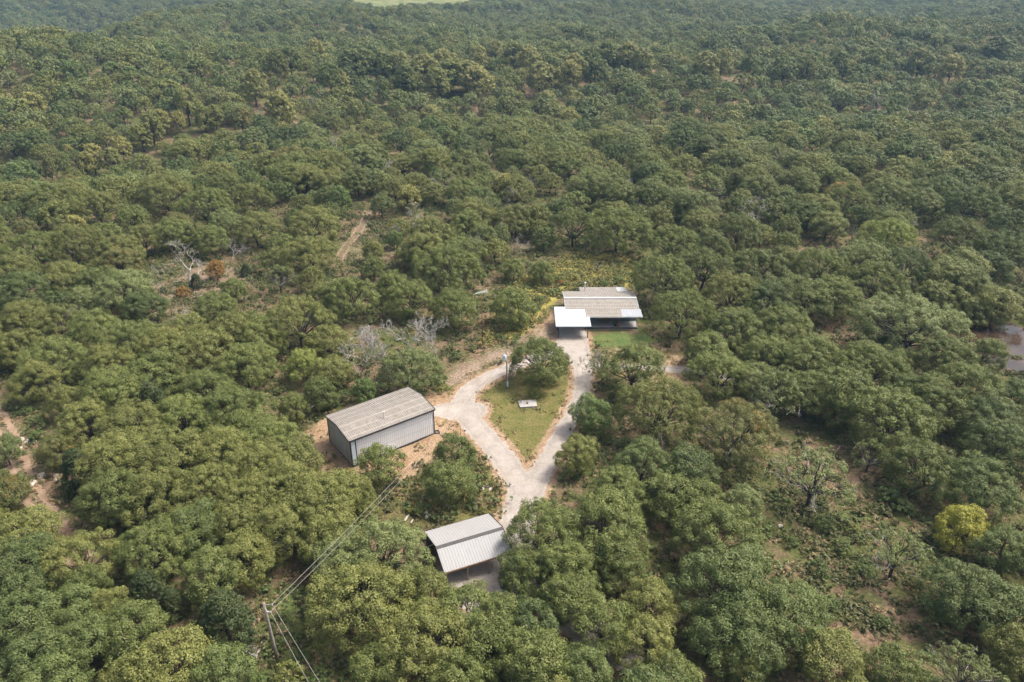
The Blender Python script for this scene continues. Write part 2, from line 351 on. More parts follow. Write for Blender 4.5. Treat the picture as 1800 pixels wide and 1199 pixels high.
def broadleaf(seed, RC=5.0, HT=8.5, zc=.46, squash=1.0, lobes=15, lobe_r=(1.5, 2.3), clumps=12, clump_r=(.5, .92), per=95, leaf=(.14, .25),
              elo=-.22, gap=.0, dome=60, trunk_r=.24, fork=.24, separate=True, name='oak', bare=0, twig=True, low=1.0, jit=.33):
    """crown = lobes on a dome, each lobe = leaf clumps on its outer side; limbs run from the fork to every lobe"""
    rng = np.random.default_rng(seed)
    cz = HT * zc; a_up = (HT - cz); a_dn = cz * .62 * low
    LC, LR, LO = [], [], []
    az0 = rng.uniform(0, 6.28); lob_amp = rng.uniform(.08, .2); k1 = rng.integers(2, 4)
    for i in range(lobes):
        sz = elo + (1 - elo) * ((i + .5) / lobes) ** .85; sz = np.clip(sz + rng.normal() * .05, -.6, 1); az = az0 + i * 2.39996 + rng.normal() * .22
        cr = math.sqrt(max(0, 1 - sz * sz)); lr = rng.uniform(*lobe_r) * RC / 5
        rr = RC * (1 + lob_amp * math.sin(k1 * az + az0)) * rng.uniform(.88, 1.06)
        zz = (a_up if sz > 0 else a_dn)
        c = np.array([math.cos(az) * cr * (rr - lr * .8), math.sin(az) * cr * (rr - lr * .8), cz + sz * max(zz - lr * .75, .3)])
        if rng.random() < gap: continue
        LC.append(c); LR.append(lr); LO.append(unit(np.array([math.cos(az) * cr * .9, math.sin(az) * cr * .9, sz * .9 + .45])))
    LC, LR, LO = np.array(LC), np.array(LR), np.array(LO)
    CC, CR, CO = [], [], []
    for c, lr, o in zip(LC, LR, LO):
        n = max(4, int(clumps * (lr / np.mean(LR)) ** 2))
        d = unit(unit(rng.normal(size=(n * 3, 3))) + .55 * o); d = d[(d @ o) > -.05][:n]
        if len(d) == 0: continue
        CC.append(c + d * lr * rng.uniform(.62, 1.0, (len(d), 1)) * np.array([1, 1, .95])); CR.append(rng.uniform(*clump_r, len(d))); CO.append(unit(d * .8 + np.array([0, 0, .4])))
    if dome:                                             # clumps that close the dome between the lobes
        d = unit(rng.normal(size=(dome, 3)) + np.array([0, 0, .5])); d = d[d[:, 2] > elo * .8]; azd = np.arctan2(d[:, 1], d[:, 0])
        rr = RC * (1 + lob_amp * np.sin(k1 * azd + az0)) * rng.uniform(.74, .92, len(d))
        CC.append(np.stack([d[:, 0] * rr, d[:, 1] * rr, cz + d[:, 2] * np.where(d[:, 2] > 0, a_up, a_dn) * rng.uniform(.78, .93, len(d))], 1)); CR.append(rng.uniform(*clump_r, len(d))); CO.append(unit(d * .8 + np.array([0, 0, .4])))
    CC, CR, CO = np.concatenate(CC), np.concatenate(CR), np.concatenate(CO)
    crown = Acc(); v, q, lv = leaf_quads(CC, CR, CO, per, leaf, rng, jit=jit); crown.add(v, q, 0, lv)
    RAD = float(np.percentile(np.hypot(v[:, 0], v[:, 1]), 97)); TOP = float(np.percentile(v[:, 2], 99.5))
    wood = Acc(); fz = HT * fork; lean = rng.normal(size=2) * .25
    fk = np.array([lean[0], lean[1], fz])
    p, r = limb((0, 0, -.4), fk, trunk_r * 1.25, trunk_r * .85, rng, 5, .06); r[0] *= 1.25; wood.add(*tube_np(p, r, 7))
    for c, lr in zip(LC, LR):
        st = fk * np.array([1, 1, rng.uniform(.85, 1.05)]); p, r = limb(st, c, trunk_r * .5, .045, rng, 6, .22, .06); wood.add(*tube_np(p, r, 5))
        if twig:
            for j in range(3):
                k = rng.integers(len(CC)) if j == 2 else int(np.argsort(np.linalg.norm(CC - c, axis=1))[rng.integers(0, 10)])
                if np.linalg.norm(CC[k] - c) < 3: wood.add(*tube_np(*limb(p[3], CC[k], .05, .018, rng, 4, .25), 4))
    for j in range(bare):                                # a few dead limbs that reach out of the crown
        az = rng.uniform(0, 6.28); e = fk + np.array([math.cos(az) * RC * 1.02, math.sin(az) * RC * 1.02, rng.uniform(.1, .6) * HT])
        p, r = limb(fk, e, .06, .018, rng, 7, .35, .08); wood.add(*tube_np(p, r, 4), 1)
        for k in (2, 3, 3, 4, 4, 5, 5, 6):
            wood.add(*tube_np(*limb(p[k], p[k] + rng.normal(size=3) * .8 + (0, 0, .3), .028, .010, rng, 4, .3), 4), 1)
    if separate:
        cm = crown.mesh(name + '_crown', [LEAF['green']]); cm['rad'], cm['top'] = RAD, TOP; return wood.mesh(name + '_trunk', [BARK, GREYBARK]), cm
    base = crown.n; crown.v += wood.v
    for qq, mm in zip(wood.q, wood.mi): crown.q.append(qq + base); crown.mi.append(np.ones(len(qq))); crown.lv.append(np.zeros(len(qq)))
    me = crown.mesh(name, [LEAF['green'], BARK]); me['rad'], me['top'] = RAD, TOP; return me
def conifer(seed, RC=2.6, HT=6.5, n=210, per=26, leaf=(.26, .5), name='cedar'):
    rng = np.random.default_rng(seed); t = np.sort(rng.uniform(0, 1, n)) ** .8; az = np.arange(n) * 2.39996 + rng.normal(size=n) * .3
    rr = RC * (1 - t) ** .62 * (1 + .16 * np.sin(az * 3 + seed)) * rng.uniform(.75, 1.05, n) * np.where(t < .1, .8, 1)
    C = np.stack([np.cos(az) * rr, np.sin(az) * rr, .35 + t * (HT - .5)], 1); out = unit(np.stack([np.cos(az), np.sin(az), np.full(n, .6)], 1))
    cr = Acc(); v, q, lv = leaf_quads(C, rng.uniform(.3, .62, n), out, per, leaf, rng, .35, .5, .34); cr.add(v, q, 0, lv)
    w = Acc(); w.add(*tube_np(*limb((0, 0, -.3), (0, 0, HT * .93), .2, .03, rng, 6, .04), 6))
    for i in range(0, n, 4): w.add(*tube_np(*limb((0, 0, C[i, 2] * .85), C[i], .04, .012, rng, 3, .1), 4))
    return w.mesh(name + '_trunk', [BARK]), cr.mesh(name + '_crown', [LEAF['cedar']])
def snag(seed, HT=7.5, spread=.75, depth=5, trunk=.2, fork=.3, name='dead', upright=.35, rs=.5, wig=.22):
    rng = np.random.default_rng(seed); w = Acc()
    def grow(p, d, ln, r, lev):
        n = 5; pts = [p]; dd = d.copy()
        for i in range(n - 1):
            dd = unit(dd + rng.normal(size=3) * wig + np.array([0, 0, .05])); pts.append(pts[-1] + dd * ln / (n - 1))
        pts = np.array(pts); r1 = r * (.6 if lev < depth else .4); w.add(*tube_np(pts, np.linspace(r, max(r1, .02), n) * rs, 6 if lev < 2 else 4), 0)
        if lev >= depth: return
        k = rng.integers(2, 4) if lev else rng.integers(4, 6)
        for j in range(k):
            a = rng.uniform(0, 6.28); side = unit(np.cross(dd, rng.normal(size=3)))
            nd = unit(dd * rng.uniform(.4, .9) + side * spread * rng.uniform(.6, 1.2) + np.array([0, 0, upright * .5]))
            src = pts[-1] if j < 2 else pts[rng.integers(2, 4)]
            grow(src, nd, ln * rng.uniform(.58, .82), max(r1 * rng.uniform(.6, .9), .016), lev + 1)
    grow(np.array([0, 0, -.3]), np.array([rng.normal() * .08, rng.normal() * .08, 1.]), HT * fork, trunk, 0)
    me = w.mesh(name, [GREYBARK]); co = np.empty(len(me.vertices) * 3, np.float32); me.vertices.foreach_get('co', co); co = co.reshape(-1, 3)
    me['span'] = float(max(np.ptp(co[:, 0]), np.ptp(co[:, 1]))); return me
def tufts(seed, n, h, w, leaf, name, m, up=.5):
    rng = np.random.default_rng(seed); C = np.stack([rng.normal(size=n) * w * .5, rng.normal(size=n) * w * .5, rng.uniform(.1, 1, n) * h], 1)
    v, q, lv = leaf_quads(C, np.full(n, w * .22), unit(C * np.array([.6, .6, 1]) + (0, 0, .3)), 7, leaf, rng, up, .6, .5)
    return mesh_np(name, v, q, None, [m], None, lv)

OAK_S = [broadleaf(100 + i, RC=5.0, HT=8.2 + .5 * (i % 3), lobes=19 + i % 4, elo=-.55, low=1.25, gap=.04 * (i % 3), bare=(i % 3 == 2)) for i in range(6)]
OAK_L = [broadleaf(200 + i, RC=7.2, HT=10.2 + .5 * (i % 2), lobes=28 + i, elo=-.42, low=1.15, lobe_r=(1.2, 1.75), clumps=12, clump_r=(.5, .92), per=92, dome=80, gap=.05 * i, trunk_r=.32, bare=i % 2) for i in range(4)]
OAK_Y = [broadleaf(300 + i, RC=3.4, HT=7.0, zc=.46, lobes=15, low=1.4, lobe_r=(1.6, 2.4), clumps=10, clump_r=(.5, .85), per=80, trunk_r=.16, elo=-.7) for i in range(4)]
OAK_THIN = [broadleaf(350 + i, RC=5.2, HT=8.8, lobes=22, elo=-.45, gap=.28, dome=0, clumps=10, clump_r=(.35, .65), per=34, bare=6, trunk_r=.26) for i in range(3)]
SYC = [broadleaf(400 + i, RC=4.6, HT=14.0, zc=.5, lobes=19, lobe_r=(1.4, 2.1), clumps=11, clump_r=(.55, .95), per=34, leaf=(.32, .55), elo=-.75, trunk_r=.3, low=1.35, fork=.3) for i in range(4)]
BUSH = [broadleaf(500 + i, RC=1.7, HT=2.6, zc=.4, lobes=8, lobe_r=(1.7, 2.6), clumps=8, clump_r=(.28, .5), per=34, leaf=(.16, .28), elo=-.5, trunk_r=.07, fork=.12, low=1.5, twig=False, dome=0) for i in range(4)]
CEDAR = [conifer(600 + i, 2.6, 6.4 - .3 * i) for i in range(2)]
DEAD = [snag(700, 8.5, .6, 5, .2, .34), snag(703, 6.5, .85, 5, .2, .26), snag(711, 9, .5, 5, .2, .36, upright=.6), snag(715, 7, 1.0, 5, .22, .28, upright=.1)]
SPRAY = [snag(721, 6.0, .62, 6, .10, .16, upright=.35, rs=.34, wig=.12), snag(727, 5.0, .7, 6, .10, .15, upright=.3, rs=.34, wig=.12)]
MID = [broadleaf(800 + i, RC=5.2, HT=8.2 + .7 * (i % 3), zc=.44, elo=-.4, low=1.15, lobes=15 + i % 4, clumps=12, clump_r=(.5, .85), per=26, dome=70, leaf=(.28, .46), separate=False, name='oak_mid', twig=False, jit=.35) for i in range(6)]
FAR = [broadleaf(900 + i, RC=5.4, HT=8.4 + .7 * (i % 3), zc=.44, elo=-.35, low=1.15, lobes=11 + i % 3, lobe_r=(1.7, 2.6), clumps=8, clump_r=(.6, 1.0), per=13, dome=60, leaf=(.5, .8), separate=False, name='oak_far', twig=False, jit=.28) for i in range(6)]

def put_tree(name, protos, i, x, y, rad, ht, rz, leafmat, label, cat, group):
    tr, cr = protos[i % len(protos)]; s, sz = rad / cr.get('rad', 2.6), ht / cr.get('top', 6.3)
    t = thing(name, label, cat, (x, y, tz(x, y)), rz, group); t.scale = (s, s, sz)
    a = link('trunk', tr, t); b = link('crown', cr, t)
    if leafmat is not None:
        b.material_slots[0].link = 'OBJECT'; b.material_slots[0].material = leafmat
    return t

# ------------------------------------------------------------------ the drive, tracks, clearings (pixels -> ground)
RIB = [  # gravel ribbons: pixel points and half widths in metres
 (((1225, 1225), (1130, 1172), (1050, 1122), (985, 1072), (925, 1022), (906, 965), (912, 910), (926, 858)), (2., 2., 2., 2., 2.6, 2.6, 2.2, 2.3)),
 (((926, 876), (900, 828), (866, 783), (832, 746), (812, 718), (822, 689), (860, 662), (900, 646), (950, 626), (1003, 608)), (1.95, 1.95, 1.9, 1.95, 2.1, 1.65, 1.45, 1.5, 1.8, 2.7)),
 (((930, 876), (952, 828), (977, 782), (1002, 737), (1018, 700), (1024, 668), (1023, 640), (1010, 608)), (1.85, 1.65, 1.45, 1.35, 1.35, 1.5, 1.9, 2.7)),
 (((828, 722), (800, 722), (768, 722)), (2.6, 2.6, 1.6)),
 (((1020, 640), (1060, 643), (1110, 645), (1172, 649), (1215, 652), (1268, 662), (1315, 669)), (1.5, 1.2, 1.2, 1.15, 1.15, 1.2, 1.2)),
 (((1003, 612), (1006, 598), (1007, 588)), (3.0, 2.9, 2.6)),
 (((862, 1030), (835, 1005)), (4.4, 4.2)), (((862, 1030), (920, 1035)), (3.0, 2.2)),
]
RIBW = [(smooth(poly(p)), np.interp(np.arange((len(w) - 1) * 4 + 1) / 4, np.arange(len(w)), w)) for p, w in RIB]
def sdf_drive(X, Y):
    d = np.full(np.shape(X), 1e9)
    for P, w in RIBW: d = np.minimum(d, sdf_line(P, w, X, Y))
    return d
RUTS = []
for pts in (((-40, 690), (0, 742), (22, 785), (46, 850), (82, 905), (108, 945), (140, 985)), ((648, 372), (644, 382), (640, 392), (630, 408), (614, 428), (602, 444), (594, 458))):
    P = smooth(poly(pts)); T = np.gradient(P, axis=0); T = unit(T); Nn = np.stack([-T[:, 1], T[:, 0]], 1)
    RUTS.append((P, [P + Nn * .85, P - Nn * .85]))
def sdf_rut(X, Y, hw=.38):
    d = np.full(np.shape(X), 1e9)
    for P, rs in RUTS:
        for r in rs: d = np.minimum(d, sdf_line(r, [hw] * len(r), X, Y))
    return d
PG = {k: poly(v) for k, v in {
 'clear': ((528, 760), (560, 735), (575, 700), (640, 668), (720, 672), (775, 668), (800, 640), (850, 590), (868, 560), (880, 520), (930, 495), (985, 450), (1060, 452), (1112, 460), (1112, 500), (1138, 560), (1150, 600), (1195, 610), (1200, 645), (1320, 655), (1320, 690), (1200, 690), (1060, 690), (1050, 780), (1075, 850), (965, 880), (935, 905), (930, 1010), (850, 1045), (742, 985), (735, 930), (660, 905), (640, 860), (560, 825)),
 'bare_barn': ((525, 775), (572, 732), (640, 705), (790, 682), (850, 690), (850, 745), (850, 790), (800, 798), (745, 812), (720, 838), (640, 850), (600, 838), (562, 820)),
 'brown': ((775, 668), (800, 642), (860, 612), (930, 585), (960, 560), (985, 575), (990, 600), (940, 610), (880, 640), (835, 668), (790, 690)),
 'bare_house': ((925, 560), (975, 530), (985, 560), (985, 610), (930, 600)),
 'dry': ((1040, 612), (1150, 600), (1205, 600), (1205, 690), (1110, 690), (1040, 680)),
 'meadow': ((846, 606), (870, 540), (900, 500), (950, 470), (1000, 450), (1115, 450), (1125, 508), (1010, 508), (985, 520), (950, 565), (900, 596)),
 'yard': ((1036, 590), (1150, 584), (1152, 604), (1110, 614), (1036, 612)),
 'loop': ((928, 835), (880, 780), (830, 730), (832, 693), (876, 662), (940, 640), (1005, 640), (1014, 680), (995, 740), (965, 800)),
 'lower': ((700, 850), (760, 815), (850, 795), (895, 850), (905, 900), (895, 930), (860, 905), (740, 930), (690, 905)),
 'pole': ((452, 1150), (478, 1050), (530, 1020), (560, 1035), (560, 1110), (590, 1170), (600, 1230), (440, 1230)),
 'right': ((1372, 890), (1440, 880), (1545, 862), (1640, 850), (1600, 900), (1530, 950), (1560, 1040), (1620, 1080), (1560, 1130), (1490, 1120), (1430, 1060), (1430, 980), (1385, 930)),
 'snags': ((255, 500), (330, 470), (410, 455), (455, 465), (470, 500), (440, 530), (350, 545), (330, 580), (280, 580), (250, 540)),
 'glade': ((575, 430), (660, 400), (720, 440), (690, 460), (600, 480)),
 'field': ((600, 33), (640, 31), (720, 31), (790, 24), (830, 14), (840, 0), (660, 0), (630, 8)),
 'slope': ((480, 540), (560, 480), (620, 500), (590, 530), (470, 570)),
}.items()}
POND_P = poly(((1688, 588), (1700, 572), (1745, 566), (1800, 572), (1830, 600), (1815, 640), (1780, 655), (1735, 640), (1705, 625)), -1.3)

def axis(fine0, fine1, step, lo, hi, g=1.09):
    a = list(np.arange(fine0, fine1 + 1e-6, step)); s = step; v = fine1
    while v < hi: s = min(s * g, 40); v += s; a.append(v)
    s = step; v = fine0; pre = []
    while v > lo: s = min(s * g, 40); v -= s; pre.append(v)
    return np.array(pre[::-1] + a)
def build_ground():
    xs = axis(-75, 75, .75, -1600, 1600); ys = axis(44, 190, .75, -160, 2600, 1.05)
    X, Y = np.meshgrid(xs, ys); Z = terrain(X, Y); nx, ny = len(xs), len(ys)
    i = np.arange(ny - 1)[:, None] * nx + np.arange(nx - 1)[None]
    q = np.stack([i, i + 1, i + nx + 1, i + nx], -1).reshape(-1, 4)
    near = (X > -130) & (X < 160) & (Y > 30) & (Y < 300)
    dd = sdf_drive(X, Y); Z = Z + near * (.10 * fbm(X, Y, 9, 3, 3)) * sst(.2, 4, dd)
    me = mesh_np('ground', np.stack([X, Y, Z], -1).reshape(-1, 3), q, None, [GROUND], None, None, True)
    def S(k, soft=2.0): return 1 - sst(-soft, soft, sdf_poly(PG[k], X, Y) + .8 * fbm(X, Y, 14, 21, 2))
    edge = 1 - sst(0, 1.7, dd); dr = 1 - sst(.0, 1.6, sdf_rut(X, Y))
    bare = np.clip(np.maximum.reduce([S('bare_barn') * .85, S('bare_house') * .55, edge * .95, S('dry') * .52]), 0, 1)
    lawn = np.maximum.reduce([S('loop', 1.2), S('lower') * .75, S('dry') * .6]); weedy = np.maximum(S('right', 5) * .5, S('pole', 3) * .55)
    meadow = S('meadow', 2.5); yard = np.maximum(S('yard', .8) * .95, weedy)
    brown = np.maximum.reduce([S('brown', 3.5) * .66, dr * .45, S('snags', 5) * .5, S('glade', 4) * .4, S('slope', 4) * .5])
    fld = 1 - sst(-6, 12, sdf_poly(PG['field'], X, Y))
    for nm, ch in (('zone_a', (bare, lawn, meadow)), ('zone_b', (yard, brown, fld))):
        a = me.color_attributes.new(nm, 'FLOAT_COLOR', 'POINT')
        a.data.foreach_set('color', np.stack([*[c.ravel() for c in ch], np.ones(X.size)], 1).astype(np.float32).ravel())
    return tag(link('ground', me), kind='structure')
build_ground()
def sheet(name, sdf, box, step, m, lift, rag=.25, rs=1.6, zfix=None, label=None):
    x0, x1, y0, y1 = box; xs = np.arange(x0, x1, step); ys = np.arange(y0, y1, step); X, Y = np.meshgrid(xs, ys); nx = len(xs)
    f = lambda X, Y: sdf(X, Y) + rag * fbm(X, Y, rs, 31, 3)
    D = f(X, Y); i = np.arange(len(ys) - 1)[:, None] * nx + np.arange(nx - 1)[None]
    q = np.stack([i, i + 1, i + nx + 1, i + nx], -1).reshape(-1, 4); d = D.ravel()
    q = q[(d[q] < 0).any(1)]
    e = .05; gx = (f(X + e, Y) - f(X - e, Y)) / (2 * e); gy = (f(X, Y + e) - f(X, Y - e)) / (2 * e); g2 = np.maximum(gx * gx + gy * gy, .25)
    mv = np.clip(np.where(D > 0, D, 0), 0, step * 1.2); X2 = X - mv * gx / g2; Y2 = Y - mv * gy / g2
    Z = (terrain(X2, Y2) + lift) if zfix is None else np.full(X.shape, zfix)
    use, inv = np.unique(q.ravel(), return_inverse=True)
    me = mesh_np(name, np.stack([X2, Y2, Z], -1).reshape(-1, 3)[use], inv.reshape(-1, 4), None, [m], None, None, True)
    a = me.attributes.new('edge', 'FLOAT', 'POINT'); a.data.foreach_set('value', np.clip(-d[use] / 2.2, 0, 1).astype(np.float32))
    return tag(link(name, me), kind='structure')
sheet('gravel_drive', sdf_drive, (-16, 44, 40, 122), .25, GRAVEL, .035, .26)
sheet('dirt_track', lambda X, Y: sdf_rut(X, Y), (-85, -30, 60, 112), .22, DIRT, .09, .22, 1.1)
sheet('dirt_track', lambda X, Y: sdf_rut(X, Y, .14), (-60, -30, 140, 205), .22, DIRT_DULL, .16, .2, 1.2)
def pond_material():
    m, nt, b = mat('muddy_water', .10, .4); n = noise(nt, pos(nt), .25, 3)
    L(nt, ramp(nt, n, [(.35, (.030, .020, .012)), (.65, (.070, .045, .028))]), b.inputs['Base Color'])
    bump(nt, b, noise(nt, pos(nt), 1.1, 3), .25, .08); return m
sheet('pond', lambda X, Y: sdf_poly(POND_P, X, Y), (POND[0] - 22, POND[0] + 24, POND[1] - 22, POND[1] + 26), .5, pond_material(), 0, .5, 6, -1.3)

# ------------------------------------------------------------------ sheet-metal panels
def panel_mesh(w, ln, pitch=.305, rib=.045, th=.012):
    n = max(1, round(w / pitch)); pr = []
    for k in range(n):
        u = k * w / n; p = w / n; pr += [(u, 0), (u + p * .36, 0), (u + p * .44, rib), (u + p * .56, rib), (u + p * .64, 0)]
    pr.append((w, 0)); pr = np.array(pr); m = len(pr)
    top = [(u, v, z) for v in (0, ln) for u, z in pr]; bot = [(u, v, z - th) for v in (0, ln) for u, z in pr]
    q = [(i, i + 1, m + i + 1, m + i) for i in range(m - 1)] + [(2 * m + i + 1, 2 * m + i, 3 * m + i, 3 * m + i + 1) for i in range(m - 1)]
    q += [(i + 1, i, 2 * m + i, 2 * m + i + 1) for i in range(m - 1)] + [(m + i, m + i + 1, 3 * m + i + 1, 3 * m + i) for i in range(m - 1)]
    q += [(0, m, 3 * m, 2 * m), (m - 1, 3 * m - 1, 4 * m - 1, 2 * m - 1)]
    return mesh_np('panel', top + bot, q)
def panels(parent, name, o, u, v, width, m, pw=.914, rib=.04):
    """row of ribbed panels: o corner, u unit direction across, v full vector along the ribs"""
    o, u, v = Vector(o), Vector(u).normalized(), Vector(v); n = max(1, round(width / pw)); w = width / n; ln = v.length; vv = v.normalized(); nn = u.cross(vv)
    me = panel_mesh(w, ln, rib=rib); me.materials.append(m); out = []
    for k in range(n):
        ob = link(name, me, parent); mw = Matrix((u, vv, nn)).transposed().to_4x4(); mw.translation = o + u * (k * w) + nn * (.003 if k % 2 else 0)
        ob.matrix_local = mw; out.append(ob)
    return out

# ------------------------------------------------------------------ metal barn
BX, BY, BA, BL, BW, BH, BR = -21.07, 79.2, .637, 12.58, 7.08, 4.28, .50
barn = thing('metal_barn', 'long pale metal barn with weathered tan roof and dark trim beside the gravel drive', 'barn', (BX, BY, 0), BA)
FZ = .18
panels(barn, 'wall_panel', (0, 0, FZ), (1, 0, 0), (0, 0, BH - FZ), BL, WALL_METAL)
panels(barn, 'wall_panel', (BL, BW, FZ), (-1, 0, 0), (0, 0, BH - FZ), BL, WALL_METAL)
def gable_wall(x, m, flip):
    n = 8; w = BW / n
    for k in range(n):
        y0, y1 = k * w, (k + 1) * w; h = lambda y: BH + BR * (1 - abs(y - BW / 2) / (BW / 2)) - .03
        mb = MB(); t = .02 if flip else -.02; ys = [y0 + w * f for f in (0, .36, .42, .58, .64, 1.0)]; off = [0, 0, .03, .03, 0, 0]
        for j in range(5):
            s = 1 if flip else -1; a, b = x + s * off[j], x + s * off[j + 1]
            p = [(a, ys[j], FZ), (b, ys[j + 1], FZ), (b, ys[j + 1], h(ys[j + 1])), (a, ys[j], h(ys[j]))]
            mb.hexa([(q[0] - s * .02, *q[1:]) for q in p] + p)
        mb.build('wall_panel', m, barn)
gable_wall(0, WALL_STAIN, False); gable_wall(BL, WALL_METAL, True)
OV = .18
for side in (0, 1):
    if side == 0: o, u, v = (-OV, -OV, BH - .02), (1, 0, 0), (0, BW / 2 + OV, BR + .03)
    else: o, u, v = (BL + OV, BW + OV, BH - .02), (-1, 0, 0), (0, -BW / 2 - OV, BR + .03)
    panels(barn, 'roof_panel', o, u, v, BL + 2 * OV, ROOF_OLD)
MB().hexa([(-OV - .02, BW / 2 - .16, BH + BR + .03), (BL + OV + .02, BW / 2 - .16, BH + BR + .03), (BL + OV + .02, BW / 2, BH + BR + .065), (-OV - .02, BW / 2, BH + BR + .065),
           (-OV - .02, BW / 2 - .16, BH + BR + .045), (BL + OV + .02, BW / 2 - .16, BH + BR + .045), (BL + OV + .02, BW / 2, BH + BR + .08), (-OV - .02, BW / 2, BH + BR + .08)]).build('ridge_cap', ROOF_OLD, barn)
MB().box(-OV - .03, BL + OV + .03, -OV - .10, -OV + .01, BH - .22, BH - .035).build('eave_trim', TRIM, barn)
MB().box(-OV - .03, BL + OV + .03, BW + OV - .01, BW + OV + .10, BH - .22, BH - .035).build('eave_trim', TRIM, barn)
for x in (-OV - .06, BL + OV + .03):
    for s in (0, 1):
        ya, yb = (-OV, BW / 2) if s == 0 else (BW + OV, BW / 2)
        MB().beam((x + .015, ya, BH - .06), (x + .015, yb, BH + BR - .03), .06, .20).build('gable_trim', TRIM, barn)
for x, y in ((0, 0), (BL, 0), (0, BW), (BL, BW)):
    MB().box(x - .07, x + .07, y - .07, y + .07, -.3, BH - .05).build('corner_trim', TRIM, barn)
MB().box(.66, .78, -.075, -.033, 0, BH - .23).build('downspout', TRIM, barn)
MB().box(.09, .64, -.05, -.035, FZ + .05, BH - .24).build('wall_strip', PALEBLUE, barn)
MB().hexa([(.08, -.09, -.4), (BL - .08, -.09, -.5), (BL - .08, BW + .04, -.5), (.08, BW + .04, -.4), (.08, -.09, FZ - .06), (BL - .08, -.09, FZ + .10), (BL - .08, BW + .04, FZ + .1), (.08, BW + .04, FZ - .06)]).build('foundation', BLOCK, barn)
for z in (1.6, 3.0):                                     # rows of fixings along the girts
    MB().box(.8, BL - .08, -.038, -.034, z, z + .025).build('girt_line', SIDING, barn)
win = MB().box(2.3, 3.25, -.07, -.03, .95, 2.0).build('window', WHITE, barn); MB().box(2.38, 3.17, -.085, -.072, 1.03, 1.92).build('pane', GLASS, win)
MB().box(2.30, 3.25, -.10, -.086, 1.45, 1.50).build('window_bar', WHITE, win)
unit_ = MB().box(5.2, 5.95, -.6, -.15, .12, .85).build('air_conditioner', WHITE, barn); MB().tube([(5.57, -.615, .48), (5.57, -.605, .48)], .26, 14).build('fan_grille', TRIM, unit_)
MB().box(BL + .035, BL + .06, 1.4, 5.6, .15, 3.7).build('sliding_door', WALL_METAL, barn)
fl = MB().tube([(5.9, 1.6, BH + .1), (5.9, 1.6, BH + 1.15)], .085, 10).build('flue_pipe', STEEL, barn); MB().tube([(5.9, 1.6, BH + 1.15), (5.9, 1.6, BH + 1.28)], .13, 10).build('flue_cap', STEEL, fl)

# ------------------------------------------------------------------ open shed (pole shed with pale gable roof)
SX, SY, SA, SL, SW, SE, SR, ST = -7.12, 57.95, .41, 7.75, 6.85, 2.25, 1.35, .39
shed = thing('open_shed', 'open pole shed with pale ribbed gable roof and dark ridge strip', 'shed', (SX, SY, 0), SA)
ym = SW * ST
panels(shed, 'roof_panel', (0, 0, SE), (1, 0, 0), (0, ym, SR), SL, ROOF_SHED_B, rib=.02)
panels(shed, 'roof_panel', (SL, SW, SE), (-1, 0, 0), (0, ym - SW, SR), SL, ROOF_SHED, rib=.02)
sn = SR / ym; sf = SR / (SW - ym)
MB().hexa([(-.04, ym - .30, SE + SR - .30 * sn + .045), (SL + .04, ym - .30, SE + SR - .30 * sn + .045), (SL + .04, ym, SE + SR + .045), (-.04, ym, SE + SR + .045),
           (-.04, ym - .30, SE + SR - .30 * sn + .07), (SL + .04, ym - .30, SE + SR - .30 * sn + .07), (SL + .04, ym, SE + SR + .07), (-.04, ym, SE + SR + .07)]).build('ridge_cap', TRIM_BROWN, shed)
MB().box(-.02, SL + .02, -.06, -.02, SE - .20, SE - .01).build('eave_board', TANWOOD, shed)
MB().box(-.02, SL + .02, SW + .02, SW + .06, SE - .20, SE - .01).build('eave_board', TRIM, shed)
for x in (-.05, SL + .05):
    MB().beam((x, 0, SE - .03), (x, ym, SE + SR - .03), .05, .16).build('gable_trim', TRIM, shed)
    MB().beam((x, SW, SE - .03), (x, ym, SE + SR - .03), .05, .16).build('gable_trim', TRIM, shed)
for k in range(4):
    x = .12 + k * (SL - .24) / 3
    for y in (.15, SW - .15):
        MB().box(x - .07, x + .07, y - .07, y + .07, -.4, SE - .02).build('post', WOOD, shed)
    MB().beam((x, .1, SE - .08), (x, ym, SE + SR - .09), .05, .12).build('rafter', WOOD, shed)
    MB().beam((x, SW - .1, SE - .08), (x, ym, SE + SR - .09), .05, .12).build('rafter', WOOD, shed)
panels(shed, 'wall_panel', (SL, SW - .05, .1), (-1, 0, 0), (0, 0, SE - .15), SL, ROOF_OLD)

# ------------------------------------------------------------------ house
HX, HY = 9.75, 122.6                                     # left end of the front wall
house = thing('ranch_house', 'low ranch house with weathered tan ribbed roof, white carport roof and long porch', 'house', (HX, HY, 0), 0)
HLn, yR, zE, zR = 13.4, 3.5, 2.92, 3.46                  # length, ridge distance behind the front wall, eave, ridge
yB, zB = 8.1, 2.75
def slab(mb, x0, x1, y0, z0, y1, z1, t=.08):
    return mb.hexa([(x0, y0, z0 - t), (x1, y0, z0 - t), (x1, y1, z1 - t), (x0, y1, z1 - t), (x0, y0, z0), (x1, y0, z0), (x1, y1, z1), (x0, y1, z1)])
MB().box(.25, HLn - .35, .05, yB - .2, .05, 2.6).build('wall', SIDING, house)
MB().box(3.3, HLn - 1.2, yB - .21, yB + 2.6, .05, 2.1).build('rear_wall', SIDING, house)
panels(house, 'roof_panel', (0, -.3, zE - .05), (1, 0, 0), (0, yR + .3, zR - zE + .05), HLn, ROOF_HOUSE)
panels(house, 'roof_panel', (HLn, yB, zB), (-1, 0, 0), (0, yR - yB, zR - zB), HLn, ROOF_HOUSE)
panels(house, 'roof_panel', (10.6, 11.1, 2.32), (-1, 0, 0), (0, -3.0, .40), 7.25, ROOF_HOUSE)
panels(house, 'roof_panel', (12.4, 11.1, 2.33), (-1, 0, 0), (0, -3.0, .40), 1.8, ROOF_NEW)
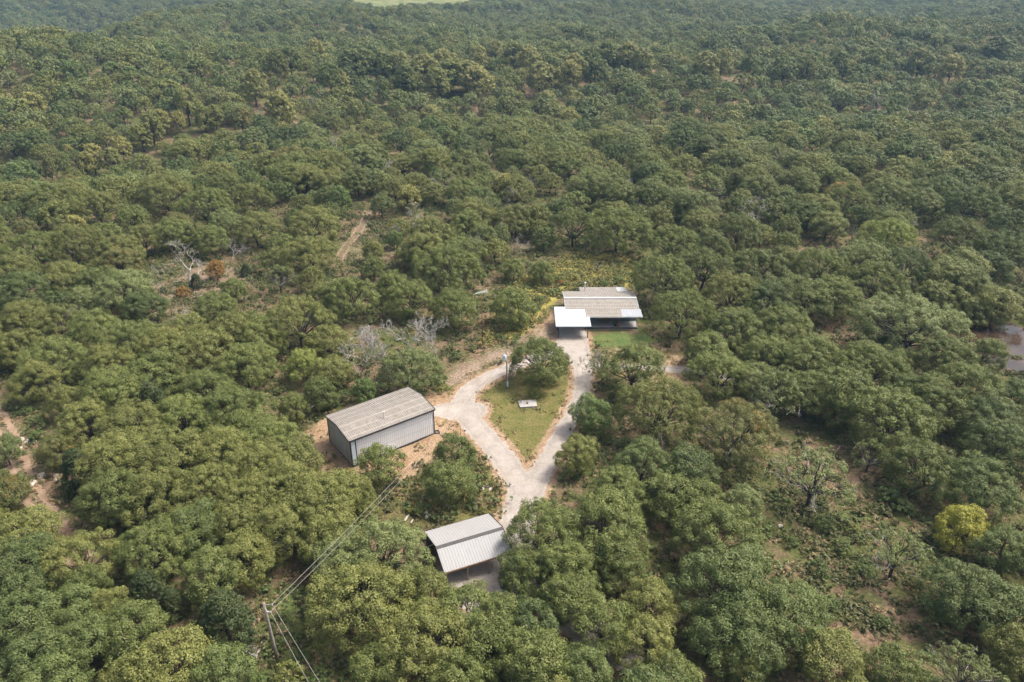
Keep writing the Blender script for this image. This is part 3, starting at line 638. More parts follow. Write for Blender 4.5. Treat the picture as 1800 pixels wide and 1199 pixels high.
panels(house, 'roof_panel', (3.55, -2.95, 2.62), (1, 0, 0), (0, 2.7, .24), 6.5, ROOF_HOUSE)
panels(house, 'roof_panel', (10.05, -2.95, 2.63), (1, 0, 0), (0, 2.7, .24), 3.65, ROOF_GALV)
MB().box(-.03, HLn + .03, yR - .34, yR + .08, zR + .03, zR + .085).build('ridge_cap', WHITE, house)
MB().box(3.5, 13.75, -3.03, -2.97, 2.44, 2.60).build('eave_trim', STEEL, house)
for x in (-.06, HLn + .01):
    MB().beam((x + .02, -.3, zE - .10), (x + .02, yR, zR - .03), .05, .16).build('gable_trim', PALEBLUE, house)
    MB().beam((x + .02, yB, zB - .05), (x + .02, yR, zR - .03), .05, .16).build('gable_trim', PALEBLUE, house)
por = MB().box(3.85, 13.0, -2.62, .04, .06, .34).build('porch_floor', CONC, house)
MB().box(3.85, 13.02, -2.70, -2.623, -.2, .33).build('porch_skirt', TRIM, house)
MB().box(3.7, 13.1, -2.78, -2.705, .0, .07).build('step_edge', ROCKM, house)
brick = plain('red_brick', (.34, .16, .09), .9, .35, 5)
pil = MB().box(9.45, 9.78, -2.55, -2.22, .34, 1.2).build('brick_pillar', brick, house); MB().box(9.54, 9.69, -2.46, -2.31, 1.2, 2.62).build('post', TANWOOD, pil)
for x in (3.95, 12.85): MB().box(x - .06, x + .06, -2.5, -2.38, .34, 2.6).build('post', STEEL, house)
def window(x0, x1, z0, z1, y=.05):
    w = MB().box(x0, x1, y - .06, y - .003, z0, z1).build('window', WHITE, house); MB().box(x0 + .07, x1 - .07, y - .075, y - .062, z0 + .07, z1 - .07).build('pane', GLASS, w)
window(5.6, 6.5, 1.0, 2.1); window(11.2, 12.1, 1.0, 2.1)
dr_ = MB().box(8.3, 9.2, -.02, .045, .35, 2.35).build('door', TANWOOD, house); MB().box(9.02, 9.10, -.06, -.021, 1.3, 1.4).build('handle', STEEL, dr_)
ch = MB().tube([(4.35, 8.6, 2.4), (4.35, 8.6, 4.25)], .11, 10).build('flue_pipe', STEEL, house); MB().tube([(4.35, 8.6, 4.25), (4.35, 8.6, 4.42)], .2, 10).build('flue_cap', STEEL, ch)
# attached carport with the white roof
panels(house, 'carport_roof_panel', (-1.97, -6.45, 2.42), (1, 0, 0), (0, 3.4, .24), 6.05, ROOF_NEW)
panels(house, 'carport_roof_panel', (-1.97, -3.05, 2.662), (1, 0, 0), (0, 2.75, .19), 5.5, ROOF_NEW)
panels(house, 'carport_roof_panel', (-1.97, -.30, 2.853), (1, 0, 0), (0, .95, .07), 1.94, ROOF_NEW)
MB().box(-2.0, 4.1, -6.53, -6.46, 2.26, 2.41).build('carport_trim', SIDING, house)
MB().beam((-2.02, -6.4, 2.34), (-2.02, .6, 2.84), .05, .16).build('carport_trim', PALEBLUE, house)
MB().beam((4.12, -6.4, 2.34), (4.12, -3.05, 2.58), .05, .16).build('carport_trim', PALEBLUE, house)
MB().box(-1.35, 3.45, -5.5, .2, -.1, .06).build('carport_slab', CONC, house)
for x, y in ((-1.5, -6.1), (-1.5, -3.0), (3.6, -6.1), (3.6, -3.0)): MB().box(x - .07, x + .07, y - .07, y + .07, -.2, 2.55).build('post', TRIM, house)
bench = thing('wooden_bench', 'brown wooden bench on the house porch against the slate wall', 'bench', (HX + 7.2, HY - .55, .34), 0)
MB().box(-.75, .75, -.22, .22, .40, .46).build('seat', TANWOOD, bench); MB().box(-.75, .75, .2, .26, .5, .95).build('backrest', TANWOOD, bench)
for x in (-.65, .65):
    for y in (-.17, .17): MB().box(x - .04, x + .04, y - .04, y + .04, 0, .40).build('leg', TANWOOD, bench)
pot = thing('potted_plant', 'leafy plant in a dark pot beside the porch brick pillar', 'plant', (HX + 8.95, HY - 2.2, .34), 0)
MB().tube([(0, 0, 0), (0, 0, .2), (0, 0, .38)], [.17, .22, .26], 10).build('pot', POT, pot)
link('foliage', tufts(41, 16, .5, .5, (.16, .3), 'pot_leaves', LEAF['dark']), pot, (0, 0, .35))

# ------------------------------------------------------------------ poles, wires, mast
def at(px, py): x, y, _ = unp(px, py); return x, y
px_, py_ = at(490, 1168)
pole = thing('power_pole', 'grey wooden power pole standing in the brushy clearing near the cedar', 'power pole', (px_, py_, 0))
ptop = (-.25, .1, 8.0)
MB().tube([(0, 0, -.5), (-.1, .04, 3), (-.18, .07, 6), ptop], [.17, .155, .135, .12], 10).build('shaft', POLEWOOD, pole, True)
MB().beam((-.3, .1, 7.82), (.62, -.05, 7.88), .06, .08).build('crossarm', POLEWOOD, pole)
ins = [(.58, -.05, 7.98), (.3, -.05, 7.02)]
MB().beam((-.2, .08, 7.0), (.3, -.05, 6.98), .05, .05).build('bracket', STEEL, pole)
for p in ins: MB().tube([(p[0], p[1], p[2] - .09), p, (p[0], p[1], p[2] + .09)], [.03, .06, .03], 8).build('insulator', STEEL, pole)
lx, ly = at(891, 683)
lp = thing('transformer_pole', 'slim wooden pole with pale blue transformer on the grass loop', 'power pole', (lx, ly, 0))
MB().tube([(0, 0, -.5), (0, 0, 3), (-.08, 0, 7.0)], [.12, .11, .085], 10).build('shaft', POLEWOOD, lp, True)
tf = MB().tube([(-.32, -.1, 5.0), (-.32, -.1, 5.1), (-.32, -.1, 5.95), (-.32, -.1, 6.05)], [.2, .27, .27, .2], 12).build('transformer', PALEBLUE, lp, True)
MB().tube([(-.32, -.1, 6.05), (-.32, -.1, 6.3)], [.05, .035], 8).build('bushing', WHITE, tf)
MB().box(-.02, .24, -.30, -.10, .5, 1.25).build('meter_box', PALEBLUE, lp)
MB().tube([(.1, -.16, 1.25), (.1, -.13, 5.0)], .03, 6).build('conduit', STEEL, lp)
ax_, ay_ = at(849, 612)
mast = thing('antenna_mast', 'tall rusty mast with a television antenna on top, at the brushy meadow edge', 'antenna', (ax_, ay_, 0))
MB().tube([(0, 0, -.3), (-.05, 0, 5), (-.12, 0, 10.5)], [.075, .06, .05], 8).build('mast', RUST, mast, True)
boom = MB().beam((-1.1, -.25, 10.35), (.9, .3, 10.62), .09, .09).build('boom', STEEL, mast)
for t_ in np.linspace(.1, .98, 8):
    c = Vector((-1.1, -.25, 10.35)).lerp(Vector((.9, .3, 10.62)), t_); h_ = .22 + .55 * t_
    MB().beam(c + Vector((.27 * h_, -h_, 0)), c - Vector((.27 * h_, -h_, 0)), .035, .035).build('element', STEEL, boom)
def wire(a, b, sag, label, r=.014, n=24):
    t = np.linspace(0, 1, n)[:, None]; P = np.array(a) + (np.array(b) - np.array(a)) * t; P[:, 2] -= sag * 4 * (t * (1 - t))[:, 0]
    return tag(link('power_line', mesh_np('wire', *tube_np(P, np.full(n, r), 5), None, [WIRE], smooth_=True)), label, 'cable')
A = [(px_ + p[0], py_ + p[1], p[2]) for p in ins]
wire((A[0][0], A[0][1], A[0][2] + .05), (lx - .3, ly - .1, 6.3), 1.1, 'upper cable from the wooden power pole to the transformer pole')
wire((A[1][0], A[1][1], A[1][2] + .05), (lx, ly - .1, 5.6), 1.2, 'lower cable from the wooden power pole to the transformer pole')
ex, ey, _ = unp(640, 1290, 6.5)
wire((A[0][0], A[0][1], A[0][2] + .05), (ex + 1.2, ey - 3, 7.2), .25, 'upper cable running from the power pole over the brushy strip')
wire((A[1][0], A[1][1], A[1][2] + .05), (ex + .5, ey - 3.5, 6.2), .25, 'lower cable running from the power pole over the brushy strip')
gx, gy = at(398, 1168)
wire((px_ - .2, py_ + .08, 7.5), (gx, gy, 0), 0, 'thin guy wire slanting from the power pole down past the cedar', .013)

# ------------------------------------------------------------------ small things in the clearing
wx, wy = at(928, 711)
well = thing('concrete_slab', 'square concrete well slab with a rusty cap in the grass loop', 'slab', (wx, wy, 0), .12)
MB().hexa([(-1.35, -.95, -.1), (1.3, -.95, -.1), (1.35, .95, -.1), (-1.45, .9, -.1), (-1.33, -.93, .22), (1.28, -.93, .22), (1.33, .93, .22), (-1.43, .88, .22)]).build('slab', CONC, well)
MB().tube([(-.1, 0, .2), (-.1, 0, .42)], .12, 10).build('well_cap', RUST, well); MB().box(-.25, .05, -.18, -.02, .22, .3).build('pipe_flange', RUST, well)
def rock_mesh(seed, s):
    r = np.random.default_rng(seed); bm = []
    th = np.linspace(0, 2 * np.pi, 9)[:-1]; v = []
    for z, k in ((-.3, .8), (.15, 1.0), (.42, .75), (.55, .3)):
        for a in th: q = k * r.uniform(.8, 1.15); v.append((s * math.cos(a) * q * 1.25, s * math.sin(a) * q, s * z * r.uniform(.8, 1.2)))
    q = [(i * 8 + j, i * 8 + (j + 1) % 8, (i + 1) * 8 + (j + 1) % 8, (i + 1) * 8 + j) for i in range(3) for j in range(8)]
    v.append((0, 0, s * .6)); return mesh_np('rock', v, q, [(24 + j, 24 + (j + 1) % 8, 32) for j in range(8)], [ROCKM])
ROCKS = [rock_mesh(k, 1) for k in range(5)]
def rocks(pts, label, group, smin, smax):
    for k, (a, b) in enumerate(pts):
        x, y = at(a, b); s = random.uniform(smin, smax)
        o = tag(link('limestone_rock', ROCKS[k % 5], None, (x, y, tz(x, y) + .02), (0, 0, random.uniform(0, 6))), label, 'rock', group); o.scale = (s, s, s * .7)
rocks([(22, 772), (30, 779), (38, 773), (47, 778), (27, 786), (36, 788), (52, 773), (60, 778), (18, 792), (70, 840), (75, 836), (58, 850), (98, 836), (100, 842)], 'pale flat rock across the rutted dirt track', 'rocks on the dirt track', .3, .6)
rocks([(832, 853), (846, 858), (856, 855), (862, 860), (838, 862)], 'pale rock between the round oaks and the drive', 'rocks beside the drive', .25, .5)
rocks([(738, 905), (748, 900), (752, 908)], 'pale rock in the scrub behind the open shed', 'rocks behind the shed', .25, .4)
rocks([(1268, 872), (1285, 880), (1240, 900), (1262, 890), (1372, 925)], 'pale rock in dry brush near the lower drive', 'rocks in the brush', .2, .4)
def log(a, b, r, label, mm=GREYBARK):
    x0, y0 = at(*a); x1, y1 = at(*b)
    return tag(MB().tube([(x0, y0, r * .8), ((x0 + x1) / 2, (y0 + y1) / 2 + .08, r * .95), (x1, y1, r * .6)], [r, r * .9, r * .7], 8).build('fallen_log', mm), label, 'log')
log((540, 722), (558, 712), .16, 'fallen grey log in the scrub behind the metal barn'); log((711, 918), (719, 906), .15, 'pale fallen log in the grass behind the open shed')
log((722, 921), (726, 914), .1, 'short pale stick of wood lying beside the longer log behind the shed'); log((449, 1163), (462, 1128), .16, 'long brown log lying in the brush pile by the power pole', WOOD)
fx, fy = at(652, 703); tag(MB().tube([(fx, fy, -.3), (fx, fy, 1.7)], .11, 8).build('fence_post', RUST), 'reddish wooden post standing behind the barn roof', 'post')
tx, ty = at(768, 761)
ty_ = thing('old_tyre', 'black old tyre lying by the barn corner', 'tyre', (tx, ty, .02))
ring = MB(); nn_ = 18
ringv = [((.33 + .12 * math.cos(b)) * math.cos(a), (.33 + .12 * math.cos(b)) * math.sin(a), .12 + .12 * math.sin(b)) for a in np.arange(nn_) * 2 * np.pi / nn_ for b in np.arange(8) * np.pi / 4]
ring.add(ringv, [(i * 8 + j, ((i + 1) % nn_) * 8 + j, ((i + 1) % nn_) * 8 + (j + 1) % 8, i * 8 + (j + 1) % 8) for i in range(nn_) for j in range(8)]); ring.build('tread', RUBBER, ty_, True)

# ------------------------------------------------------------------ trees read off the photograph: kind, crown centre x, y, crown width (pixels)
TREES = '''
g 665 815 88|g 800 797 84|g 790 848 100|o 635 876 66|o 648 904 50
g 948 632 112|b 1040 725 82|o 1016 797 80|g 1112 645 122|G 1062 640 70|y 1157 722 176
g 900 540 86|g 953 477 48|g 903 472 42|g 1008 398 96|g 1086 402 122|g 1165 490 130|g 1198 550 124
g 1237 470 110|y 1285 517 120|g 1290 578 112|g 1180 428 100|y 1232 400 90|g 1300 408 102|g 1332 470 104|g 1250 430 80
g 1262 657 112|g 1246 614 84|g 1330 668 84|G 1372 688 120|r 1290 762 172|d 1132 817 130|d 1212 825 112|g 1088 868 120|g 1180 876 110
g 958 940 158|g 1062 925 170|g 990 1008 150|g 1085 985 116|g 918 1003 104|d 935 1098 112|g 1002 1052 124|y 1142 1060 112|g 1060 1100 122|y 1136 1128 112|g 942 1160 140|d 1030 1185 110|g 880 1085 110
g 1262 938 156|d 1280 1030 210|d 1375 1085 180|d 1300 1110 180|y 1300 1172 94|g 1190 1195 110|g 1235 880 90
G 1432 838 176|G 1578 972 140|d 1702 1045 156|d 1782 1078 130|y 1460 1162 136|g 1572 1182 128|G 1692 1192 140|y 1790 1150 120|d 1765 965 100
g 1622 822 134|d 1726 852 146|d 1762 785 134|G 1530 800 76|g 1562 732 156|g 1640 704 130|g 1475 690 134|g 1420 690 110|g 1528 648 146|g 1426 630 124
g 1662 632 110|g 1698 680 128|g 1738 622 78|d 1742 735 116|d 1795 700 90|d 1590 690 100|g 1350 625 100|y 1385 600 90
w 1600 570 190|b 1560 575 80|g 1410 520 116|g 1470 520 100|g 1540 500 120|d 1350 530 110|g 1380 575 110|g 1440 470 110|w 1520 460 120|d 1590 470 110
y 1380 460 80|l 1455 395 70|B 1560 420 110|g 1690 420 110|d 1760 440 110|d 1780 400 100|d 1710 360 110|d 1650 340 100|g 1490 350 90|O 1472 336 42|d 1740 470 80
h 678 972 170|h 606 990 120|o 636 1062 206|y 750 1042 112|g 822 1078 124|y 745 1128 176|g 665 1175 110|g 862 1130 130|g 800 1190 120|l 508 1188 66
g 782 470 124|g 800 540 92|g 722 525 92|g 612 520 104|y 526 566 134|y 542 448 102|G 490 488 64|g 655 470 46|b 692 420 34|g 690 500 70|y 655 440 46|o 560 520 60
B 534 640 72|y 585 655 76|h 722 650 112|y 575 600 80|g 460 590 110|b 640 685 50|g 560 690 70
o 44 942 124|d 35 1000 144|o 142 985 136|d 45 1042 114|g 155 1030 94|d 45 1088 136|d 126 1072 114|o 196 1066 84|g 236 1106 124|d 150 1132 118|d 60 1162 136|o 302 1166 156
g 272 965 134|g 372 1010 116|o 432 975 116|d 392 1190 126|d 90 1200 120|o 232 1192 106|g 330 930 110
o 30 612 94|g 92 632 112|o 190 640 106|g 202 692 136|o 150 742 114|o 116 705 72|g 276 660 136|o 355 626 136|g 432 642 116|g 362 690 114|g 402 722 124|g 322 736 124|o 236 757 144|g 432 762 124
o 212 812 154|o 302 802 154|o 392 802 144|o 456 822 134|g 202 872 134|o 282 872 144|o 372 862 134|o 442 882 134|d 8 790 60|r 4 862 92|r 98 792 72
o 502 862 146|o 562 892 146|o 606 866 100|o 502 930 136|o 582 945 120|g 476 782 124|o 520 806 110|d 350 925 120|o 420 920 110
o 100 570 100|o 40 560 100|r 12 620 70|g 170 580 110|g 230 600 110|o 290 610 100|r 300 590 70
y 210 440 80|o 130 430 110|g 60 440 110|o 250 420 76|g 170 500 90|o 120 490 90|d 40 510 100|r 105 480 60|r 210 460 76|o 60 560 80|d 250 540 80
g 380 540 80|y 420 590 120|g 410 510 50|g 370 420 70|r 345 410 50|g 300 410 80|r 310 395 60|o 450 400 90|g 360 360 100|g 400 330 80|o 290 340 110|o 170 360 90|y 330 580 80
r 46 402 40|r 105 400 40
c 396 1095 112|c 258 1042 74|c 140 828 76|c 268 712 72|c 305 1062 52|c 432 475 20|c 345 495 24
Y 1693 925 98|l 1640 520 76|l 1660 495 110|w 1690 500 96|l 1750 540 100|l 1712 548 70|l 1668 560 54|l 1690 610 24
u 515 715 56|u 1695 470 100|y 62 668 100|R 322 513 24|R 380 476 34|u 940 690 24
k 275 490 60|k 326 465 70|k 403 425 56|k 295 560 66|k 325 565 46|k 118 565 60|k 628 592 112|k 712 600 96|k 765 596 70|k 772 1150 96
k 720 385 46|k 900 345 40|k 985 350 36|k 1340 380 60|k 1500 400 30|k 700 410 30|k 850 440 60|k 905 415 50|k 1235 360 30|k 1260 345 30|k 585 255 40|k 680 300 36|k 940 310 40|k 1550 180 40|k 1420 240 20|k 1055 460 24
k 225 245 32|k 460 215 30|k 545 210 20|k 190 510 30|k 450 1140 50|k 1040 625 60|k 1100 330 30|k 1040 310 30|k 1045 285 30
s 45 148 26|s 70 142 30|s 110 148 28|s 125 136 44|s 165 152 40|s 185 145 36|s 225 142 40|s 245 132 50|s 265 140 40|s 315 122 50|s 345 140 38|s 365 138 36|s 412 134 40|s 440 112 50|s 300 150 30
s 485 108 46|s 510 110 40|s 485 146 56|s 555 96 36|s 580 120 44|s 600 130 32|s 618 100 60|s 640 108 50|s 672 100 50|s 700 98 50|s 745 95 60|s 775 86 60|s 790 92 44|s 840 90 40|s 870 90 36|s 905 92 50
s 790 156 70|s 820 140 60|s 840 165 60|s 770 165 50|s 715 165 44|s 735 170 30|s 680 180 24|s 672 160 20|s 820 195 24|s 765 205 26|s 780 205 20|s 715 130 40|s 830 126 36|s 795 118 30
s 930 96 50|s 970 100 50|s 1010 100 50|s 1040 96 46|s 1070 92 50|s 1105 92 50|s 1130 100 50|s 1240 104 50|s 1270 104 40|s 950 115 60|s 1000 116 50|s 1050 112 50|s 1320 110 40|s 1380 100 50|s 1420 105 50|s 1480 100 40|s 1540 100 40|s 1620 95 50|s 1680 90 50|s 1760 60 60
'''
RE_TEXT = {}
zone_txt = lambda u, v: (
 'beside the rutted dirt track' if u < 150 and 690 < v < 960 else
 'around the dark round cedar' if u < 470 and v >= 940 else
 'between dirt track and barn' if u < 660 and 600 < v < 1000 else
 'crowding the open shed' if u < 900 and v >= 930 else
 'along the shaded lower drive' if u < 1180 and v >= 840 else
 'round the mossy clearing' if u < 1480 and v >= 740 else
 'around the yellow tree' if v >= 780 else
 'between side lane and pond' if u >= 1180 and v >= 600 else
 'on the pond side of the house' if u >= 1110 and v >= 430 else
 'around the antenna mast' if u >= 640 and v >= 430 else
 'among the pale dead trees' if v >= 430 else
 'at the meadow edge' if 850 < u < 1150 and v > 370 else
 'beyond the narrow orange track' if u < 860 else 'far behind the house')
COLN = {'o': ('olive', 'olive green'), 'd': ('dark', 'dark green'), 'g': ('green', 'mid green'), 'y': ('olive', 'yellowish olive'), 'h': ('grey', 'greyish green'), 'r': ('rust', 'rust tinged'), 'G': ('grey', 'thin grey green'), 'b': ('bright', 'fresh green'), 'B': ('lime', 'lime green'), 'w': ('grey', 'silvery green')}
SPECIAL = {
 (665, 815): 'round oak growing against the front wall of the metal barn', (800, 797): 'round oak beside the barn pad, behind its twin', (790, 848): 'round bushy oak in the scrub in front of its twin',
 (948, 632): 'lone oak growing on the grass loop beside the transformer pole', (1040, 725): 'fresh green tree at the loop drive edge with short dark trunk', (1016, 797): 'small round oak with thin trunk beside the loop drive tip',
 (1112, 645): 'spreading oak in front of the house lawn by the side lane', (1062, 640): 'half bare oak with twiggy limbs hanging over the drive', (1157, 722): 'wide yellowish oak beside the fresh green tree',
 (900, 540): 'round oak alone in the meadow left of the house carport', (953, 477): 'small oak with dark trunk in the meadow behind the house', (1198, 550): 'spreading oak overhanging the house lawn beside the porch end',
 (1165, 490): 'dense oak overhanging the back roof corner of the house', (1290, 762): 'broad oak with orange patches on its crown in the lower wood', (1262, 657): 'oak with forked trunk standing beside the side lane',
 (1600, 570): 'broad silvery green oak nearest the muddy pond', (534, 640): 'lime green tree standing behind the metal barn', (1693, 925): 'bright yellow leafy tree in the thin wood', (396, 1095): 'large round dark cedar beside the power pole guy wire',
 (508, 1188): 'pale green sapling in front of the power pole', (62, 668): 'fresh green leaning tree beside the rutted dirt track', (1472, 336): 'oak with a vivid orange crown in the far wood', (772, 1150): 'tall bare dead tree among the oaks in front of the shed', (628, 592): 'fan shaped silver dead tree behind the barn', (403, 425): 'upright white dead tree at the back of the snag clearing'}
ROUND = {(665, 815), (800, 797), (790, 848), (900, 540), (953, 477), (1016, 797), (1040, 725)}
used = []                                                # world x, y, radius of placed crowns
oaks = []
rnd = random.Random(5)
def crown_pos(u, v, w, kind):
    zc = 5.0
    for _ in range(4):
        x, y, d = unp(u, v, zc + tz(*unp(u, v, zc)[:2])); wm = w * d / F_PX
        if kind == 's': ht = min(16, max(9, wm * 1.3)); zc = ht * .62
        elif kind in 'k': ht = wm * 1.1; zc = ht * .55
        elif kind == 'c': ht = wm * 1.15; zc = ht * .45
        else: ht = min(10.6, 2.2 + wm * .52) if wm > 4 else wm * .9; zc = ht * .56
    return x, y, wm, ht
def place(kind, u, v, w, ground=None, scale=None):
    x, y, wm, ht = crown_pos(u, v, w, kind)
    rz = rnd.uniform(0, 6.283); i = rnd.randrange(12); sp = SPECIAL.get((u, v))
    bu, bv, _ = proj(x, y, 0); zt = zone_txt(bu, bv)
    size = 'broad' if wm > 13 else 'small' if wm < 6 else 'rounded'
    if kind in COLN and not (kind == 'B' and False):
        mt, cn = COLN[kind]
        if kind == 'G': pr, r0, h0 = OAK_THIN, 5.2, 8.8
        elif (u, v) in ROUND: pr, r0, h0 = OAK_Y, 3.4, 7.0; ht = max(ht, wm * .82)
        elif wm > 12.2: pr, r0, h0 = OAK_L, 7.2, 10.4
        elif wm < 8: pr, r0, h0 = OAK_Y, 3.4, 7.0
        else: pr, r0, h0 = OAK_S, 5.0, 8.6
        lab = sp or f'{size} {cn} oak {zt}'
        put_tree('oak_tree', pr, i, x, y, wm / 2, ht, rz, LEAF[mt], lab, 'tree', None if sp else f'{size} {cn} oaks {zt}'); oaks.append(1)
    elif kind in 'lYuRO':
        nm = {'l': ('willow', 'light green willow', 'willow_tree'), 'Y': ('yellow', 'bright yellow tree', 'yellow_tree'), 'u': ('willow', 'pale olive shrub', 'shrub'), 'R': ('orange', 'orange leaved shrub', 'shrub'), 'O': ('orange', 'orange oak', 'oak_tree')}[kind]
        pr, r0, h0 = (OAK_Y, 3.4, 7.0) if wm > 4 else (BUSH, 1.7, 2.6)
        zz = 'by the muddy pond' if u > 1600 and v < 640 else zt
        put_tree(nm[2], pr, i, x, y, wm / 2, ht, rz, LEAF[nm[0]], sp or f'{nm[1]} {zz}', 'shrub' if nm[2] == 'shrub' else 'tree', None if sp else f'{nm[1]}s {zz}')
    elif kind == 'c':
        put_tree('cedar_tree', CEDAR, i, x, y, wm / 2, ht, rz, None, sp or f'dark {size} cedar {zt}', 'tree', None if sp else f'dark cedars {zt}')
    elif kind == 's':
        c = 'yellowing' if (u * 7 + v) % 3 == 0 else 'tall green'
        lm = LEAF['creek'] if c == 'yellowing' else LEAF['olive' if (u + v) % 2 else 'green']
        if (u, v) in ((412, 134), (485, 146), (600, 130), (820, 140)): lm, c = LEAF['rust' if u == 412 else 'creek'], 'golden'
        side = 'on the far bank' if u < 450 else 'around the creek bend' if u < 900 else 'beyond the house'
        put_tree('creek_tree', SYC, i, x, y, wm / 2, ht, rz, lm, f'{c} tree {side}', 'tree', f'{c} creek trees {side}')
    elif kind == 'k':
        pr = SPRAY if (u, v) in ((628, 592), (712, 600), (765, 596), (1040, 625)) else DEAD
        s = wm / pr[i % len(pr)]['span']
        if (u, v) == (450, 1140): s *= .8
        t = thing('dead_tree', sp or f'bare grey dead tree {zt}', 'dead tree', (x, y, tz(x, y)), rz, None if sp else f'bare dead trees {zt}'); t.scale = (s, s, s)
        link('branches', pr[i % len(pr)], t)
    if kind != 'k': used.append((x, y, wm / 2))
    else: used.append((x, y, 1.2))
for ln in TREES.split('\n'):
    for it in ln.split('|'):
        f = it.split()
        if len(f) == 4: place(f[0], int(f[1]), int(f[2]), int(f[3]))

# ------------------------------------------------------------------ fill the rest of the wood on a jittered lattice
def blocked(x, y, r):
    X, Y = np.array([x]), np.array([y])
    if y < 300:
        for k, mar in (('clear', .4), ('pole', .6), ('right', .55), ('snags', .3), ('glade', .3), ('meadow', .7)):
            if sdf_poly(PG[k], X, Y)[0] < r * mar: return True
        if sdf_poly(POND_P, X, Y)[0] < r * .8 + 1: return True
        if sdf_drive(X, Y)[0] < r * .55: return True
        if min(sdf_line(P, [1.6] * len(P), X, Y)[0] for P, _ in RUTS) < r * .6: return True
    elif y > 500:
        if sdf_poly(PG['field'], X, Y)[0] < 6: return True
    return False
VIS = [np.array(p, float) for p in (
 ((525, 780), (572, 728), (716, 678), (770, 700), (850, 690), (850, 800), (730, 835), (640, 860), (600, 840)),
 ((835, 690), (880, 660), (900, 600), (940, 590), (980, 545), (985, 505), (1115, 500), (1130, 560), (1150, 590), (1195, 620), (1195, 645), (1170, 660), (1030, 690), (1000, 760), (1060, 840), (965, 860), (920, 882), (880, 830), (840, 790), (815, 730)),
 ((742, 935), (862, 900), (895, 955), (885, 1000), (850, 1030), (790, 1014), (770, 975)), ((980, 455), (1112, 462), (1095, 500), (1000, 505), (950, 540), (925, 560), (950, 500)),
 ((478, 1060), (545, 1040), (560, 1120), (575, 1195), (480, 1190)), ((0, 735), (60, 765), (80, 790), (112, 860), (150, 950), (105, 955), (50, 880), (0, 800)), ((575, 555), (690, 560), (690, 610), (600, 625)), ((690, 570), (800, 560), (800, 640), (700, 630)), ((830, 520), (870, 510), (880, 590), (840, 615)), ((690, 850), (740, 830), (860, 800), (905, 880), (905, 930), (860, 905), (740, 935), (700, 900)),
 ((1400, 900), (1470, 890), (1520, 930), (1530, 1080), (1600, 1090), (1500, 1110), (1430, 1040), (1430, 960)), ((1690, 570), (1790, 570), (1800, 640), (1700, 635)), ((310, 500), (420, 470), (440, 500), (360, 540), (330, 570), (280, 560)), ((620, 380), (660, 370), (640, 420), (590, 440)))]
def hides(x, y, r, ht):                                  # would this tree stand in front of open ground the photograph shows?
    X, Y = [], []
    for dx, z in ((0, ht), (-r * .6, ht * .85), (r * .6, ht * .85), (-r * .9, ht * .5), (r * .9, ht * .5), (0, ht * .5)):
        u, v, _ = proj(x + dx, y, z); X.append(u); Y.append(v)
    X, Y = np.array(X), np.array(Y)
    return any((sdf_poly(p, X, Y) < 2).any() for p in VIS)
U = np.array(used); cand = []
SPC = 8.7; row = 0; yy = 36.0
fr = random.Random(19)
while yy < 1420:
    half = yy * .74 + 26
    k0 = int(-half / SPC) - 1
    for k in range(k0, -k0 + 1):
        x = (k + .5 * (row % 2)) * SPC + fr.uniform(-.36, .36) * SPC; y = yy + fr.uniform(-.36, .36) * SPC
        if abs(x) > half: continue
        s = (fr.uniform(.66, 1.28) if fr.random() < .82 else fr.uniform(.42, .66)) * (1 + .16 * float(fbm(x, y, 90, 61, 2)))
        cand.append((x, y, s))
    yy += SPC * .866; row += 1
extra = []
for x, y, s in cand:
    r = 5.2 * s
    if y < 420:
        dd = np.hypot(U[:, 0] - x, U[:, 1] - y); near_ = (dd < (U[:, 2] + r) * .74).any()
        if near_:
            if fr.random() < .5: continue
            s *= .55; r *= .55
            if (dd < (U[:, 2] + r) * .72).any(): continue
        if blocked(x, y, r): continue
        if y < 200 and hides(x, y, r, min(10, 2.2 + 10.4 * s * .52)): continue
        if y < 420 and fbm(x, y, 60, 77, 2) > (.5 if y < 190 else .95): continue          # thin places
    elif blocked(x, y, r): continue
    extra.append((x, y, s))
extra.sort(key=lambda e: math.hypot(e[0], e[1]) / e[2])
n_ind = max(0, 300 - len(oaks)); ind = 0; stuff = []
for x, y, s in extra:
    u, v, d = proj(x, y, 5)
    inview = -60 < u < 1860 and v < 1290
    if ind < n_ind and inview and d > 40:
        kind = fr.choice('ggggoodyyGh' if u > 700 else 'ooogggdyrh'); mt, cn = COLN[kind]; wm = 10.4 * s
        pr, r0 = (OAK_THIN, 5.2) if kind == 'G' else (OAK_Y, 3.4) if wm < 7.5 else (OAK_S, 5.0)
        size = 'broad' if wm > 13 else 'small' if wm < 6 else 'rounded'; bu, bv, _ = proj(x, y, 0); zt = zone_txt(bu, bv)
        ht = min(10, 2.2 + wm * .52); h0 = 7.0 if pr is OAK_Y else 8.6
        put_tree('oak_tree', pr, fr.randrange(12), x, y, wm / 2, ht, fr.uniform(0, 6.28), LEAF[mt], f'{size} {cn} oak {zt}', 'tree', f'{size} {cn} oaks {zt}'); ind += 1
    else: stuff.append((x, y, s))

